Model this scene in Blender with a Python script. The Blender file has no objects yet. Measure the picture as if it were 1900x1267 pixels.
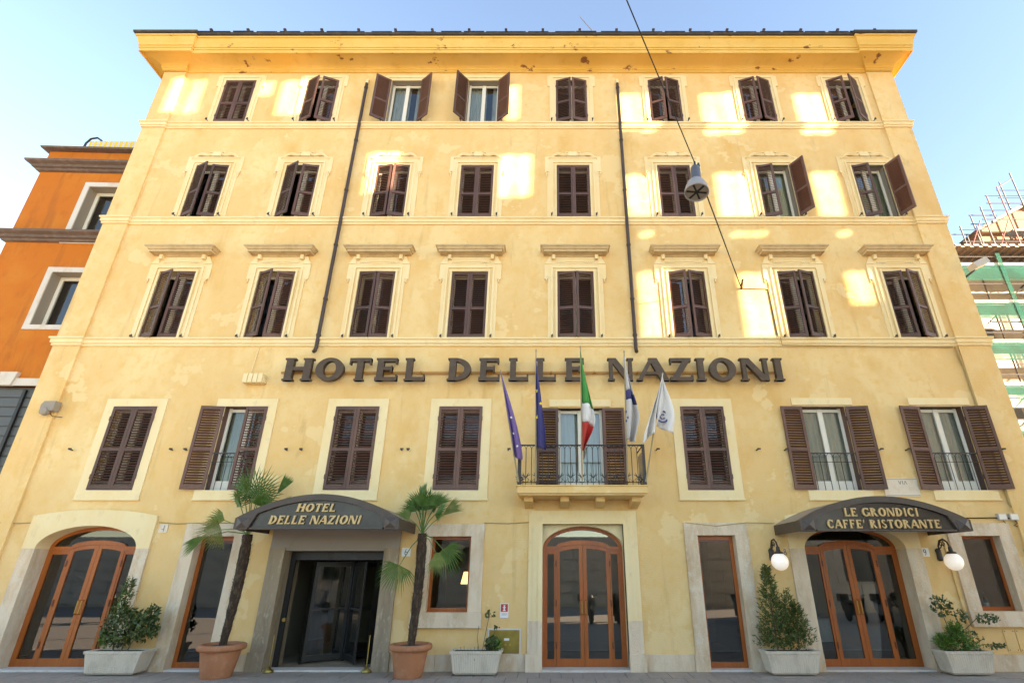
import bpy, math, random
from mathutils import Vector, Matrix
R = math.radians
random.seed(7)
scene = bpy.context.scene
col = scene.collection

# ---------------------------------------------------------------- camera
CAMY, EYE = -11.8, 1.75
cam_d = bpy.data.cameras.new('camera')
cam = bpy.data.objects.new('camera', cam_d); col.objects.link(cam)
cam.location = (0, CAMY, EYE)
cam.rotation_euler = (R(90 + 23.55), 0, 0)
cam_d.sensor_fit = 'HORIZONTAL'; cam_d.sensor_width = 36
cam_d.lens = 979 / 1900 * 36
cam_d.shift_x = -(1021 - 950) / 1900
cam_d.clip_end = 3000
scene.camera = cam

# ---------------------------------------------------------------- sky, sun, exposure
SUN_AZ, SUN_EL = R(-60), R(14)                # sun behind the viewer, to the right
SDIR = Vector((-math.sin(SUN_AZ) * math.cos(SUN_EL), -math.cos(SUN_AZ) * math.cos(SUN_EL), math.sin(SUN_EL)))
world = bpy.data.worlds.new('World'); scene.world = world; world.use_nodes = True
wn = world.node_tree.nodes; bg = wn['Background']
sky = wn.new('ShaderNodeTexSky'); sky.sky_type = 'NISHITA'; sky.sun_disc = False
sky.sun_elevation = SUN_EL; sky.sun_rotation = math.atan2(SDIR.x, SDIR.y)
sky.air_density = 1.0; sky.dust_density = .0; sky.ozone_density = 4.0
world.node_tree.links.new(sky.outputs[0], bg.inputs[0]); bg.inputs[1].default_value = 0.085
sun_d = bpy.data.lights.new('sun', 'SUN'); sun_d.energy = 5.0; sun_d.angle = R(0.35); sun_d.color = (1, .97, .92)
sun = bpy.data.objects.new('sun', sun_d); col.objects.link(sun)
sun.rotation_euler = SDIR.to_track_quat('Z', 'Y').to_euler()
scene.view_settings.view_transform = 'Standard'; scene.view_settings.look = 'None'
scene.view_settings.gamma = 1; scene.view_settings.use_white_balance = True; scene.view_settings.white_balance_temperature = 10000; scene.view_settings.white_balance_tint = 18; scene.view_settings.exposure = 3.25

# ---------------------------------------------------------------- mesh helper
class MB:
    def __init__(s): s.v = []; s.f = []
    def add(s, vs, fs):
        n = len(s.v); s.v += [tuple(v) for v in vs]; s.f += [tuple(i + n for i in f) for f in fs]; return s
    def box(s, x0, x1, y0, y1, z0, z1):
        return s.add([(x0,y0,z0),(x1,y0,z0),(x1,y1,z0),(x0,y1,z0),(x0,y0,z1),(x1,y0,z1),(x1,y1,z1),(x0,y1,z1)],
                     [(0,3,2,1),(4,5,6,7),(0,1,5,4),(1,2,6,5),(2,3,7,6),(3,0,4,7)])
    def obox(s, M, sx, sy, sz):
        vs = [M @ Vector((a*sx/2, b*sy/2, c*sz/2)) for c in (-1,1) for a, b in ((-1,-1),(1,-1),(1,1),(-1,1))]
        return s.add(vs, [(0,3,2,1),(4,5,6,7),(0,1,5,4),(1,2,6,5),(2,3,7,6),(3,0,4,7)])
    def quad(s, a, b, c, d): return s.add([a,b,c,d], [(0,1,2,3)])
    def prism(s, poly, y0, y1):                       # poly in xz, extruded along y
        n = len(poly)
        vs = [(x,y0,z) for x,z in poly] + [(x,y1,z) for x,z in poly]
        fs = [tuple(range(n)), tuple(range(2*n-1, n-1, -1))]
        fs += [(i, n+i, n+(i+1)%n, (i+1)%n) for i in range(n)]
        return s.add(vs, fs)
    def strip(s, A, B, y0, y1):                       # open ribbon between two matched xz polylines, extruded
        n = len(A)
        vs = [(x,y0,z) for x,z in A]+[(x,y0,z) for x,z in B]+[(x,y1,z) for x,z in A]+[(x,y1,z) for x,z in B]
        fs = []
        for i in range(n-1):
            fs += [(i,i+1,n+i+1,n+i),(2*n+i,3*n+i,3*n+i+1,2*n+i+1),(i,2*n+i,2*n+i+1,i+1),(n+i,n+i+1,3*n+i+1,3*n+i)]
        fs += [(0,n,3*n,2*n),(n-1,3*n-1,4*n-1,2*n-1)]
        return s.add(vs, fs)
    def sweep(s, path, prof):                         # path [(x,y,nx,ny)], prof [(p,z)]
        n = len(prof); vs = []; fs = []
        for (x,y,nx,ny) in path:
            for p,z in prof: vs.append((x+nx*p, y+ny*p, z))
        for i in range(len(path)-1):
            for j in range(n-1):
                a=i*n+j; fs.append((a, a+n, a+n+1, a+1))
        return s.add(vs, fs)
    def tube(s, pts, r, seg=8, cap=True):
        pts = [Vector(p) for p in pts]; n = len(pts); vs = []; fs = []
        rs = r if isinstance(r, (list, tuple)) else [r]*n
        up = Vector((0,0,1)); prev = None
        for i, p in enumerate(pts):
            d = (pts[min(i+1,n-1)] - pts[max(i-1,0)]).normalized()
            if prev is None:
                a = d.cross(up)
                if a.length < .05: a = d.cross(Vector((1,0,0)))
            else: a = prev - d*prev.dot(d)
            a.normalize(); prev = a; b = d.cross(a)
            for k in range(seg):
                t = 2*math.pi*k/seg; vs.append(p + (a*math.cos(t)+b*math.sin(t))*rs[i])
        for i in range(n-1):
            for k in range(seg):
                fs.append((i*seg+k, i*seg+(k+1)%seg, (i+1)*seg+(k+1)%seg, (i+1)*seg+k))
        if cap: fs += [tuple(range(seg-1,-1,-1)), tuple(range((n-1)*seg, n*seg))]
        return s.add(vs, fs)
    def lathe(s, prof, c=(0,0,0), seg=28, M=None):    # prof [(r,z)]
        vs = []; fs = []; n = len(prof)
        for r,z in prof:
            for k in range(seg):
                t = 2*math.pi*k/seg; v = Vector((r*math.cos(t), r*math.sin(t), z))
                if M: v = M @ v
                vs.append(v + Vector(c))
        for i in range(n-1):
            for k in range(seg):
                fs.append((i*seg+k, i*seg+(k+1)%seg, (i+1)*seg+(k+1)%seg, (i+1)*seg+k))
        fs += [tuple(range(seg-1,-1,-1)), tuple(range((n-1)*seg, n*seg))]
        return s.add(vs, fs)
    def mesh(s, name, m, smooth=False):
        me = bpy.data.meshes.new(name); me.from_pydata(s.v, [], s.f); me.validate(); me.update()
        me.materials.append(m)
        if smooth:
            me.polygons.foreach_set('use_smooth', [True]*len(me.polygons))
        return me
    def build(s, name, m, parent=None, smooth=False):
        return link(name, s.mesh(name, m, smooth), parent)
def link(name, me, parent=None, loc=None, rz=0):
    o = bpy.data.objects.new(name, me); col.objects.link(o)
    if parent: o.parent = parent
    if loc: o.location = loc
    o.rotation_euler.z = rz
    return o
def empty(name, loc=(0,0,0), rz=0): return link(name, None, None, loc, rz)
def tag(o, label, cat, group=None, kind=None):
    if label: o['label'] = label
    if cat: o['category'] = cat
    if group: o['group'] = group
    if kind: o['kind'] = kind
    return o
def smooth_angle(o, a=40):
    me = o.data; me.polygons.foreach_set('use_smooth', [True]*len(me.polygons))
    try: me.set_sharp_from_angle(angle=R(a))
    except Exception: pass

# ---------------------------------------------------------------- materials
def mat(name, c, rough=.8, metal=0, noise=None, bump=0, bscale=60, spec=None, emit=None, streak=None):
    """noise = list of (scale, colour, lo, hi, detail, zsquash) layered over the base colour"""
    m = bpy.data.materials.new(name); m.use_nodes = True
    nt = m.node_tree; b = nt.nodes['Principled BSDF']
    b.inputs['Roughness'].default_value = rough; b.inputs['Metallic'].default_value = metal
    if spec is not None: b.inputs['Specular IOR Level'].default_value = spec
    b.inputs['Base Color'].default_value = (*c, 1)
    tc = nt.nodes.new('ShaderNodeTexCoord'); last = None
    geo = nt.nodes.new('ShaderNodeNewGeometry')
    for (sc, cc, lo, hi, det, zs) in (noise or []):
        mp = nt.nodes.new('ShaderNodeMapping'); mp.inputs['Scale'].default_value = (1, 1, zs)
        nt.links.new(geo.outputs['Position'], mp.inputs[0])
        n = nt.nodes.new('ShaderNodeTexNoise'); n.inputs['Scale'].default_value = sc; n.inputs['Detail'].default_value = det
        n.inputs['Roughness'].default_value = .62
        nt.links.new(mp.outputs[0], n.inputs['Vector'])
        r = nt.nodes.new('ShaderNodeMapRange'); r.inputs[1].default_value = lo; r.inputs[2].default_value = hi
        nt.links.new(n.outputs[0], r.inputs[0])
        mx = nt.nodes.new('ShaderNodeMix'); mx.data_type = 'RGBA'
        nt.links.new(r.outputs[0], mx.inputs[0])
        if last: nt.links.new(last, mx.inputs[6])
        else: mx.inputs[6].default_value = (*c, 1)
        mx.inputs[7].default_value = (*cc, 1); last = mx.outputs[2]
    if last: nt.links.new(last, b.inputs['Base Color'])
    if bump:
        n = nt.nodes.new('ShaderNodeTexNoise'); n.inputs['Scale'].default_value = bscale; n.inputs['Detail'].default_value = 6
        nt.links.new(geo.outputs['Position'], n.inputs['Vector'])
        bp = nt.nodes.new('ShaderNodeBump'); bp.inputs['Strength'].default_value = bump; bp.inputs['Distance'].default_value = .02
        nt.links.new(n.outputs[0], bp.inputs['Height']); nt.links.new(bp.outputs[0], b.inputs['Normal'])
    if emit:
        b.inputs['Emission Color'].default_value = (*emit[0], 1); b.inputs['Emission Strength'].default_value = emit[1]
    return m
M = {}
PL = (.77, .485, .205)
M['plaster'] = mat('plaster', PL, .9, noise=[(.55, (.82,.58,.28), .45, .65, 5, .7), (1.1, (.70,.375,.11), .53, .76, 7, .6),
                   (5, (.76,.45,.15), .5, .75, 6, 1), (2.2, (.50,.29,.115), .62, .80, 8, .35), (28, (.83,.57,.26), .6, .8, 3, 1), (.85, (.80,.55,.26), .585, .60, 4, 1.2), (3.6, (.56,.33,.13), .60, .84, 6, .09)], bump=.25, bscale=45)
M['trim'] = mat('trim', (.83,.64,.36), .85, noise=[(1.5, (.80,.56,.26), .45, .75, 5, .5), (7, (.66,.48,.28), .58, .85, 6, .6)], bump=.12, bscale=50)
M['hood'] = mat('hood_stucco', (.60,.43,.235), .85, noise=[(5, (.46,.31,.165), .45, .75, 6, .6)], bump=.15)
M['cornice'] = mat('cornice_paint', (.72,.42,.10), .85, noise=[(.9, (.76,.48,.15), .4, .7, 4, 1), (2.5, (.62,.34,.08), .55, .8, 6, 1),
                   (1.6, (.24,.09,.03), .615, .645, 9, 1.8)], bump=.2, bscale=40)
M['stone'] = mat('travertine', (.72,.55,.38), .8, noise=[(3, (.52,.34,.19), .42, .68, 7, .28), (9, (.70,.60,.45), .5, .75, 5, .6), (30, (.30,.21,.12), .66, .8, 4, .7)], bump=.35, bscale=35)
M['stone_dark'] = mat('travertine_weathered', (.33,.24,.15), .8, noise=[(4, (.20,.14,.09), .45, .7, 7, .2), (14, (.50,.40,.28), .55, .8, 6, .4)], bump=.4, bscale=35)
M['shutter'] = mat('shutter_paint', (.105,.042,.027), .55, noise=[(3, (.135,.06,.04), .4, .7, 4, .5), (25, (.075,.032,.022), .55, .8, 4, 1)])
nt = M['shutter'].node_tree; b_ = nt.nodes['Principled BSDF']; src = b_.inputs['Base Color'].links[0].from_socket
oi = nt.nodes.new('ShaderNodeObjectInfo'); hv = nt.nodes.new('ShaderNodeHueSaturation'); mr_ = nt.nodes.new('ShaderNodeMapRange')
mr_.inputs[3].default_value = .7; mr_.inputs[4].default_value = 1.3; nt.links.new(oi.outputs['Random'], mr_.inputs[0]); nt.links.new(mr_.outputs[0], hv.inputs['Value'])
nt.links.new(src, hv.inputs['Color']); nt.links.new(hv.outputs[0], b_.inputs['Base Color'])
M['wood'] = mat('varnished_wood', (.42,.095,.015), .35, noise=[(2, (.33,.07,.012), .4, .7, 5, .15), (40, (.50,.14,.025), .5, .8, 4, .05)])
M['wood_dark'] = mat('dark_varnished_wood', (.15,.038,.016), .35, noise=[(3, (.10,.026,.012), .4, .7, 5, .15)])
M['white'] = mat('white_paint', (.74,.69,.58), .5)
M['curtain'] = mat('curtain_cloth', (.62,.66,.62), .9, noise=[(3, (.45,.50,.48), .4, .7, 3, .05)])
M['curtain_green'] = mat('pale_green_curtain', (.42,.47,.36), .9, noise=[(6, (.30,.34,.26), .4, .7, 3, .05)])
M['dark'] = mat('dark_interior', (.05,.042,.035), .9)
M['room'] = mat('room_wall', (.34,.29,.2), .9)
M['black'] = mat('black_metal', (.02,.018,.016), .4, spec=.4)
M['iron'] = mat('wrought_iron', (.035,.026,.022), .5, noise=[(20, (.08,.04,.02), .6, .8, 4, 1)])
M['canopy'] = mat('canopy_metal', (.065,.042,.030), .5, noise=[(4, (.095,.064,.047), .45, .75, 5, 1), (40, (.04,.03,.022), .5, .8, 4, 1)])
M['canopy_top'] = mat('canopy_top_sheet', (.33,.25,.18), .6)
M['panel'] = mat('sign_panel', (.035,.027,.022), .25, noise=[(3, (.055,.042,.034), .4, .7, 4, 1)])
M['gold'] = mat('gold_letter', (.56,.37,.17), .45, .4)
M['bronze'] = mat('bronze_letter', (.075,.042,.022), .55, .2, noise=[(8, (.105,.062,.035), .45, .75, 4, 1)])
M['rust'] = mat('rusty_rail', (.45,.20,.05), .7)
M['pipe'] = mat('brown_pipe', (.055,.030,.020), .5, noise=[(6, (.085,.05,.033), .5, .75, 4, .4)])
M['roof'] = mat('dark_roof_tile', (.045,.036,.03), .8, noise=[(5, (.10,.07,.05), .5, .75, 4, 1)])
M['terracotta'] = mat('terracotta', (.42,.15,.065), .75, noise=[(5, (.50,.22,.12), .5, .75, 5, 1), (22, (.30,.11,.05), .6, .8, 5, 1)], bump=.15)
M['concrete'] = mat('planter_concrete', (.60,.50,.38), .9, noise=[(5, (.44,.35,.25), .5, .75, 6, .5), (30, (.62,.57,.48), .55, .8, 4, 1)], bump=.3)
M['soil'] = mat('soil', (.06,.035,.02), 1, noise=[(30, (.14,.08,.05), .5, .7, 4, 1)], bump=.8)
M['paving'] = mat('paving_stone', (.33,.26,.205), .75, noise=[(2.5, (.38,.31,.25), .4, .7, 5, 1), (22, (.18,.155,.135), .5, .8, 5, 1)], bump=.3)
M['mortar'] = mat('paving_joint', (.20,.18,.15), .95)
M['road'] = mat('road_stone', (.30,.27,.23), .8, noise=[(14, (.38,.34,.30), .45, .7, 4, 1)], bump=.4, bscale=14)
M['orange'] = mat('orange_plaster', (.56,.14,.010), .9, noise=[(1, (.60,.175,.018), .45, .7, 5, 1), (3.5, (.36,.09,.012), .55, .8, 6, .12), (3, (.42,.10,.010), .55, .8, 6, .5)], bump=.2)
M['grey_stone'] = mat('grey_moulding', (.13,.085,.065), .8, noise=[(6, (.20,.14,.11), .45, .75, 5, 1)])
M['pale_stone'] = mat('pale_stone', (.62,.55,.47), .85, noise=[(4, (.55,.42,.32), .5, .75, 5, .5)])
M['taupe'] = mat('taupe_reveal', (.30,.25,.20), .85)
M['slate'] = mat('grey_shopfront', (.075,.08,.08), .5)
M['stripe_y'] = mat('yellow_cloth', (.75,.50,.05), .8)
M['stripe_w'] = mat('pale_cloth', (.60,.52,.45), .8)
M['steel'] = mat('scaffold_steel', (.035,.033,.038), .7)
M['red_steel'] = mat('red_scaffold_steel', (.16,.03,.028), .7)
M['deck'] = mat('scaffold_deck', (.13,.155,.17), .7)
M['cream_wall'] = mat('cream_render', (.36,.33,.27), .9, noise=[(1, (.28,.26,.22), .45, .7, 4, 1)])
M['peach_wall'] = mat('peach_render', (.24,.13,.075), .9)
M['tin'] = mat('corrugated_sheet', (.10,.075,.065), .7)
M['opp'] = mat('opposite_stone', (.55,.52,.47), .85, noise=[(1.5, (.44,.42,.38), .4, .7, 6, 1), (9, (.62,.59,.53), .5, .75, 5, 1)], bump=.5, bscale=12)
M['opp_up'] = mat('opposite_render', (.78,.68,.52), .9)
M['tyre'] = mat('rubber', (.02,.02,.02), .8)
M['scooter'] = mat('scooter_paint', (.30,.31,.33), .25)
M['seat'] = mat('scooter_seat', (.02,.02,.022), .5)
M['sign_white'] = mat('white_plate', (.74,.72,.68), .5)
M['sign_red'] = mat('red_print', (.50,.04,.03), .5)
M['sign_blue'] = mat('blue_print', (.05,.06,.12), .5)
M['print_grey'] = mat('grey_print', (.30,.24,.20), .8)
M['marble'] = mat('marble_plate', (.72,.60,.45), .6, noise=[(6, (.66,.45,.30), .5, .75, 5, 1)])
M['brass'] = mat('brass', (.50,.34,.10), .35, .9)
M['gasbox'] = mat('brass_cabinet_door', (.34,.24,.05), .35, .5, noise=[(3, (.22,.15,.03), .4, .7, 4, 1)])
M['plastic'] = mat('grey_plastic', (.50,.46,.40), .6)
M['lamp_grey'] = mat('lamp_housing', (.11,.115,.13), .45, .3)
M['lamp_white'] = mat('lamp_shade_enamel', (.28,.265,.265), .4)
M['globe'] = mat('opal_glass', (.85,.84,.80), .3, emit=((1,.97,.9), .04))
M['bulb'] = mat('lit_lampshade', (.8,.6,.3), .6, emit=((1,.75,.35), .3))
M['cable'] = mat('black_cable', (.02,.018,.016), .7)
M['conduit'] = mat('painted_conduit', (.42,.27,.10), .7)
M['violet'] = mat('violet_flag_cloth', (.17,.105,.30), .8)
M['blue'] = mat('blue_flag_cloth', (.045,.045,.17), .8)
M['green'] = mat('green_flag_cloth', (.02,.27,.06), .8)
M['wcloth'] = mat('white_flag_cloth', (.72,.70,.68), .8)
M['red'] = mat('red_flag_cloth', (.55,.04,.03), .8)
M['star'] = mat('yellow_star', (.85,.62,.02), .7)
M['gcloth'] = mat('grey_white_flag_cloth', (.55,.52,.50), .8)
M['pole'] = mat('flag_pole', (.35,.27,.16), .5)
def leafmat(name, c, c2):
    m = mat(name, c, .55, noise=[(9, c2, .4, .65, 3, 1)])
    b = m.node_tree.nodes['Principled BSDF']; b.inputs['Subsurface Weight'].default_value = 0
    return m
M['palm'] = leafmat('palm_leaf', (.045,.115,.014), (.09,.17,.03))
M['palm_dry'] = leafmat('palm_leaf_pale', (.13,.18,.035), (.22,.22,.06))
M['leaf'] = leafmat('dark_leaf', (.036,.062,.013), (.08,.115,.024))
M['leaf_b'] = leafmat('bright_leaf', (.07,.17,.02), (.13,.22,.035))
M['conifer'] = leafmat('conifer_leaf', (.055,.085,.016), (.12,.15,.03))
M['bark'] = mat('palm_fibre', (.05,.028,.016), 1, noise=[(25, (.17,.105,.06), .5, .75, 5, .3)], bump=1, bscale=40)
M['twig'] = mat('twig', (.16,.10,.06), .9)
# glass: thin pane, reflection by Fresnel over a clear sheet
g = bpy.data.materials.new('window_glass'); g.use_nodes = True; nt = g.node_tree; nt.nodes.clear()
o_ = nt.nodes.new('ShaderNodeOutputMaterial'); mx = nt.nodes.new('ShaderNodeMixShader'); tr = nt.nodes.new('ShaderNodeBsdfTransparent')
gl = nt.nodes.new('ShaderNodeBsdfGlossy'); fr = nt.nodes.new('ShaderNodeFresnel'); fr.inputs[0].default_value = 2.05
gl.inputs['Roughness'].default_value = .01; tr.inputs[0].default_value = (.80,.83,.80,1)
nt.links.new(fr.outputs[0], mx.inputs[0]); nt.links.new(tr.outputs[0], mx.inputs[1]); nt.links.new(gl.outputs[0], mx.inputs[2]); nt.links.new(mx.outputs[0], o_.inputs[0])
M['glass'] = g
# net: woven green mesh, see-through
g = bpy.data.materials.new('green_net'); g.use_nodes = True; nt = g.node_tree; nt.nodes.clear()
o_ = nt.nodes.new('ShaderNodeOutputMaterial'); mx = nt.nodes.new('ShaderNodeMixShader'); tr = nt.nodes.new('ShaderNodeBsdfTransparent')
df = nt.nodes.new('ShaderNodeBsdfDiffuse'); df.inputs[0].default_value = (.018,.085,.068,1); nn = nt.nodes.new('ShaderNodeTexNoise'); nn.inputs['Scale'].default_value = 1.2
mr = nt.nodes.new('ShaderNodeMapRange'); mr.inputs[1].default_value=.3; mr.inputs[2].default_value=.7; mr.inputs[3].default_value=.35; mr.inputs[4].default_value=.8
ge = nt.nodes.new('ShaderNodeNewGeometry'); nt.links.new(ge.outputs['Position'], nn.inputs['Vector']); nt.links.new(nn.outputs[0], mr.inputs[0])
nt.links.new(mr.outputs[0], mx.inputs[0]); nt.links.new(tr.outputs[0], mx.inputs[1]); nt.links.new(df.outputs[0], mx.inputs[2]); nt.links.new(mx.outputs[0], o_.inputs[0])
M['net'] = g

def arc(cx, cz, rx, rz, a0, a1, n):
    return [(cx + rx*math.cos(R(a0+(a1-a0)*i/n)), cz + rz*math.sin(R(a0+(a1-a0)*i/n))) for i in range(n+1)]
def grid_wall(xs0, xs1, z0, z1, holes, y):
    """front sheet of a wall with rectangular openings"""
    xs = sorted({xs0, xs1} | {h[0] for h in holes} | {h[1] for h in holes})
    zs = sorted({z0, z1} | {h[2] for h in holes} | {h[3] for h in holes})
    b = MB(); idx = {}
    def vid(x, z):
        if (x,z) not in idx: idx[(x,z)] = len(b.v); b.v.append((x,y,z))
        return idx[(x,z)]
    for i in range(len(xs)-1):
        for j in range(len(zs)-1):
            mxx, mz = (xs[i]+xs[i+1])/2, (zs[j]+zs[j+1])/2
            if any(h[0]<mxx<h[1] and h[2]<mz<h[3] for h in holes): continue
            b.f.append((vid(xs[i],zs[j]), vid(xs[i+1],zs[j]), vid(xs[i+1],zs[j+1]), vid(xs[i],zs[j+1])))
    return b

# ================================================================ SETTING: ground
tag(MB().box(-300,300,-300,300,-.6,-.13).build('ground', M['road']), 'street paving', None, kind='structure').pop('label', None)
pave = MB().box(-40,40,-2.3,.6,-.3,-.012).build('pavement', M['mortar']); pave['kind'] = 'structure'
sl = MB().box(.006,.394,.006,.694,-.05,0)
slab_me = [sl.mesh('paving_slab', M['paving'])]
for r in range(3):
    for k in range(64):
        x = -13 + k*.4 + (.2 if r % 2 else 0)
        if x > 12: continue
        o = link('paving_slab', slab_me[0], pave, (x, -.7*(r+1), random.uniform(-.003,.003)))
kerb = MB().box(-40,40,-2.55,-2.305,-.3,.0).build('kerb', M['opp']); kerb['kind'] = 'structure'

# ================================================================ HOTEL
hotel = empty('hotel_building', (0,0,0))
tag(hotel, 'tall yellow plastered hotel with brown louvred shutters on every floor', 'building')
XL, XR, ZT = -12.03, 10.65, 16.25
XC = [-9.57, -7.01, -4.44, -2.06, .645, 3.49, 6.29, 9.0]
FL = {'F4': (13.985, 15.71, .93), 'F3': (10.565, 12.33, .93), 'F2': (6.96, 8.83, .93), 'F1': (3.37, 5.25, 1.0)}
holes = []
for f, (a, b, w) in FL.items():
    for i, x in enumerate(XC):
        if f == 'F1' and i == 4: holes.append((.18, 1.2, 3.365, 5.215)); continue
        holes.append((round(x-w/2,4), round(x+w/2,4), a, b))
GH = [(-10.7,-8.6,0,2.66), (-7.39,-6.61,.0,2.43), (-5.5,-3.44,0,2.60), (-2.49,-1.65,1.01,2.43), (-.16,1.53,0,2.67), (3.08,3.87,0,2.45), (5.28,7.38,0,2.66), (8.6,9.4,1.03,2.44)]
holes += GH
grid_wall(XL, XR, 0, ZT, holes, 0).build('wall', M['plaster'], hotel)
b = MB()                                                     # flanks, back and flat roof close the block
b.quad((XL,0,0),(XL,12,0),(XL,12,ZT),(XL,0,ZT)); b.quad((XR,0,0),(XR,0,ZT),(XR,12,ZT),(XR,12,0))
b.quad((XL,12,0),(XR,12,0),(XR,12,ZT),(XL,12,ZT))
b.build('side_wall', M['plaster'], hotel)
# dark rooms: floors and a partition behind the windows
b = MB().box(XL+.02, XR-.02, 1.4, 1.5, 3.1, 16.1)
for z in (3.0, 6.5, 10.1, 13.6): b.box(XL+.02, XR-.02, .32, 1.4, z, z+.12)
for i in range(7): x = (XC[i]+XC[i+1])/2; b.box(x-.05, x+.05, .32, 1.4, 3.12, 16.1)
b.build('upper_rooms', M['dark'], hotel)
b = MB().box(XL+.02, XR-.02, 4.6, 4.7, 0, 2.99).box(XL+.02,XR-.02,.33,4.6,-.1,-.005).box(XL+.02,XR-.02,.33,4.6,2.95,2.99)
for x in (-8, -6.05, -3, -.9, 2.2, 4.6, 8.0): b.box(x-.06, x+.06, .33, 4.6, 0, 2.95)
b.build('ground_floor_rooms', M['room'], hotel)
# pilasters
for x0, x1 in ((XL-.004, -11.37), (9.87, XR+.004)):
    b = MB().box(x0, x1, -.06, 0, .3, 16.1); b.build('pilaster', M['plaster'], hotel)
# string courses (step forward over the pilasters)
def around(r, yb=11):
    return [(XL,yb,-.86,0),(XL,-r,-.86,-1),(-11.37,-r,.8,-1),(-11.37,0,.8,-1),(9.87,0,-.8,-1),(9.87,-r,-.8,-1),(XR,-r,.68,-1),(XR,yb,.68,0)]
for z in (6.76, 10.32, 13.74):
    MB().sweep(around(.062), [(0,z),(.035,z),(.035,z+.055),(.065,z+.065),(.065,z+.15),(.10,z+.165),(.10,z+.205),(0,z+.225)]).build('string_course', M['trim'], hotel)
# crowning cornice
cove = [(.10 + .40*(1-math.cos(R(t))), 16.20 + .11*math.sin(R(t))) for t in range(0, 91, 15)]
cyma = [(.60+.03*t+.05*math.sin(t*math.pi*.5)**2, 16.472+.245*t) for t in (0,.2,.4,.6,.8,1)]
prof = [(0,16.04),(.05,16.05),(.05,16.10),(.085,16.12),(.085,16.19)] + cove + [(.52,16.305),(.52,16.26),(.535,16.245),(.56,16.245),(.56,16.36),(.585,16.365),(.585,16.40),(.575,16.405),(.575,16.44),(.60,16.445),(.60,16.47)] + cyma + [(.69,16.722),(.72,16.727),(.72,16.78),(-.02,16.80)]
o = MB().sweep(around(.08), prof).build('cornice', M['cornice'], hotel)
# roof edge: flat dark tiles over the cornice
roof = MB().sweep(around(.08), [(.66,16.785),(.77,16.80),(.78,16.87),(.3,17.0),(-2.0,17.45)]).build('roof', M['roof'], hotel)
MB().box(XL+1.9, XR-1.9, 1.9, 11, 17.3, 17.44).build('roof_top', M['roof'], roof)
for k in range(34):                                          # uneven tile ends
    x = XL-.5 + k*.70 + random.uniform(-.1,.1)
    MB().box(x, x+.62, -.79-random.uniform(0,.02), -.5, 16.868, 16.882+random.uniform(0,.016)).build('roof_tile', M['roof'], roof)
for k in range(19):
    x = -10.4 + k*1.13
    MB().box(x-.022,x+.022,-.80,-.72,16.87,16.97).box(x-.035,x+.04,-.81,-.74,16.95,17.0).build('gutter_bracket', M['pipe'], roof)
# drainpipes
for x in (-5.64, 2.06):
    b = MB().tube([(x,-.09,15.5),(x,-.09,6.72),(x,-.12,6.6),(x,-.17,6.56)], .045, 10)
    for z in (15.3,13.2,11.4,9.6,8.0,7.0): b.tube([(x,-.09,z),(x,-.09,z+.05)], .057, 10)
    o = b.build('drainpipe', M['pipe'], hotel); smooth_angle(o)
    MB().tube([(x,-.09,15.49),(x,-.09,15.62),(x,-.02,15.72)], .045, 8).build('pipe_outlet', M['trim'], o)

# ---- shutter leaves (hinge at the local origin, leaf towards +x)
def leaf_mesh(w, h, rail):
    b = MB(); s = .062; t = .036
    b.box(0, s, -t, 0, 0, h); b.box(w-s, w, -t, 0, 0, h)
    zr = [0, h*rail, h]; 
    b.box(s, w-s, -t+.002, -.002, 0, .10); b.box(s, w-s, -t+.002, -.002, h-.07, h); b.box(s, w-s, -t+.002, -.002, h*rail-.035, h*rail+.035)
    for z0, z1 in ((.10, h*rail-.035), (h*rail+.035, h-.07)):
        n = int((z1-z0)/.056)
        for k in range(n):
            z = z0 + (k+.5)*(z1-z0)/n
            b.obox(Matrix.Translation((w/2, -t/2, z)) @ Matrix.Rotation(R(36), 4, 'X'), w-2*s, .050, .011)
    for z in (h*.15, h*.85): b.box(-.012, .03, -t-.006, -t+.003, z-.05, z+.05)
    return b
LM = {}
for f, (a, z1, w) in FL.items():
    h = z1 - a - .02
    b = leaf_mesh(w/2-.004, h, .44 if f != 'F1' else .47)
    LM[f, 0] = b.mesh('shutter', M['shutter'])
    c = MB(); c.v = [(-x,y,z) for x,y,z in b.v]; c.f = [tuple(reversed(q)) for q in b.f]
    LM[f, 1] = c.mesh('shutter', M['shutter'])
b = leaf_mesh(.49, 1.83, .47); LM['B',0] = b.mesh('shutter', M['shutter'])
c = MB(); c.v = [(-x,y,z) for x,y,z in b.v]; c.f = [tuple(reversed(q)) for q in b.f]; LM['B',1] = c.mesh('shutter', M['shutter'])

ANG = {'F4': [(0,0),(26,22),(148,142),(128,140),(16,16),(20,18),(20,22),(24,34)],
       'F3': [(26,10),(28,12),(12,14),(0,0),(0,0),(0,0),(14,118),(18,112)],
       'F2': [(24,8),(26,10),(9,9),(0,0),(10,11),(20,18),(12,20),(14,26)],
       'F1': [(0,0),(172,0),(0,0),(0,0),(178,178),(0,0),(176,172),(172,168)]}
def frame_ring(b, x0, x1, z0, z1, w, y0, y1, sill=True):
    """plain rectangular band round an opening"""
    b.box(x0-w, x0, y0, y1, z0, z1); b.box(x1, x1+w, y0, y1, z0, z1); b.box(x0-w, x1+w, y0, y1, z1, z1+w)
def reveal(b, x0, x1, z0, z1, d):
    b.quad((x0,0,z0),(x0,d,z0),(x0,d,z1),(x0,0,z1)); b.quad((x1,0,z0),(x1,0,z1),(x1,d,z1),(x1,d,z0))
    b.quad((x0,0,z1),(x0,d,z1),(x1,d,z1),(x1,0,z1)); b.quad((x0,0,z0),(x1,0,z0),(x1,d,z0),(x0,d,z0))
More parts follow.
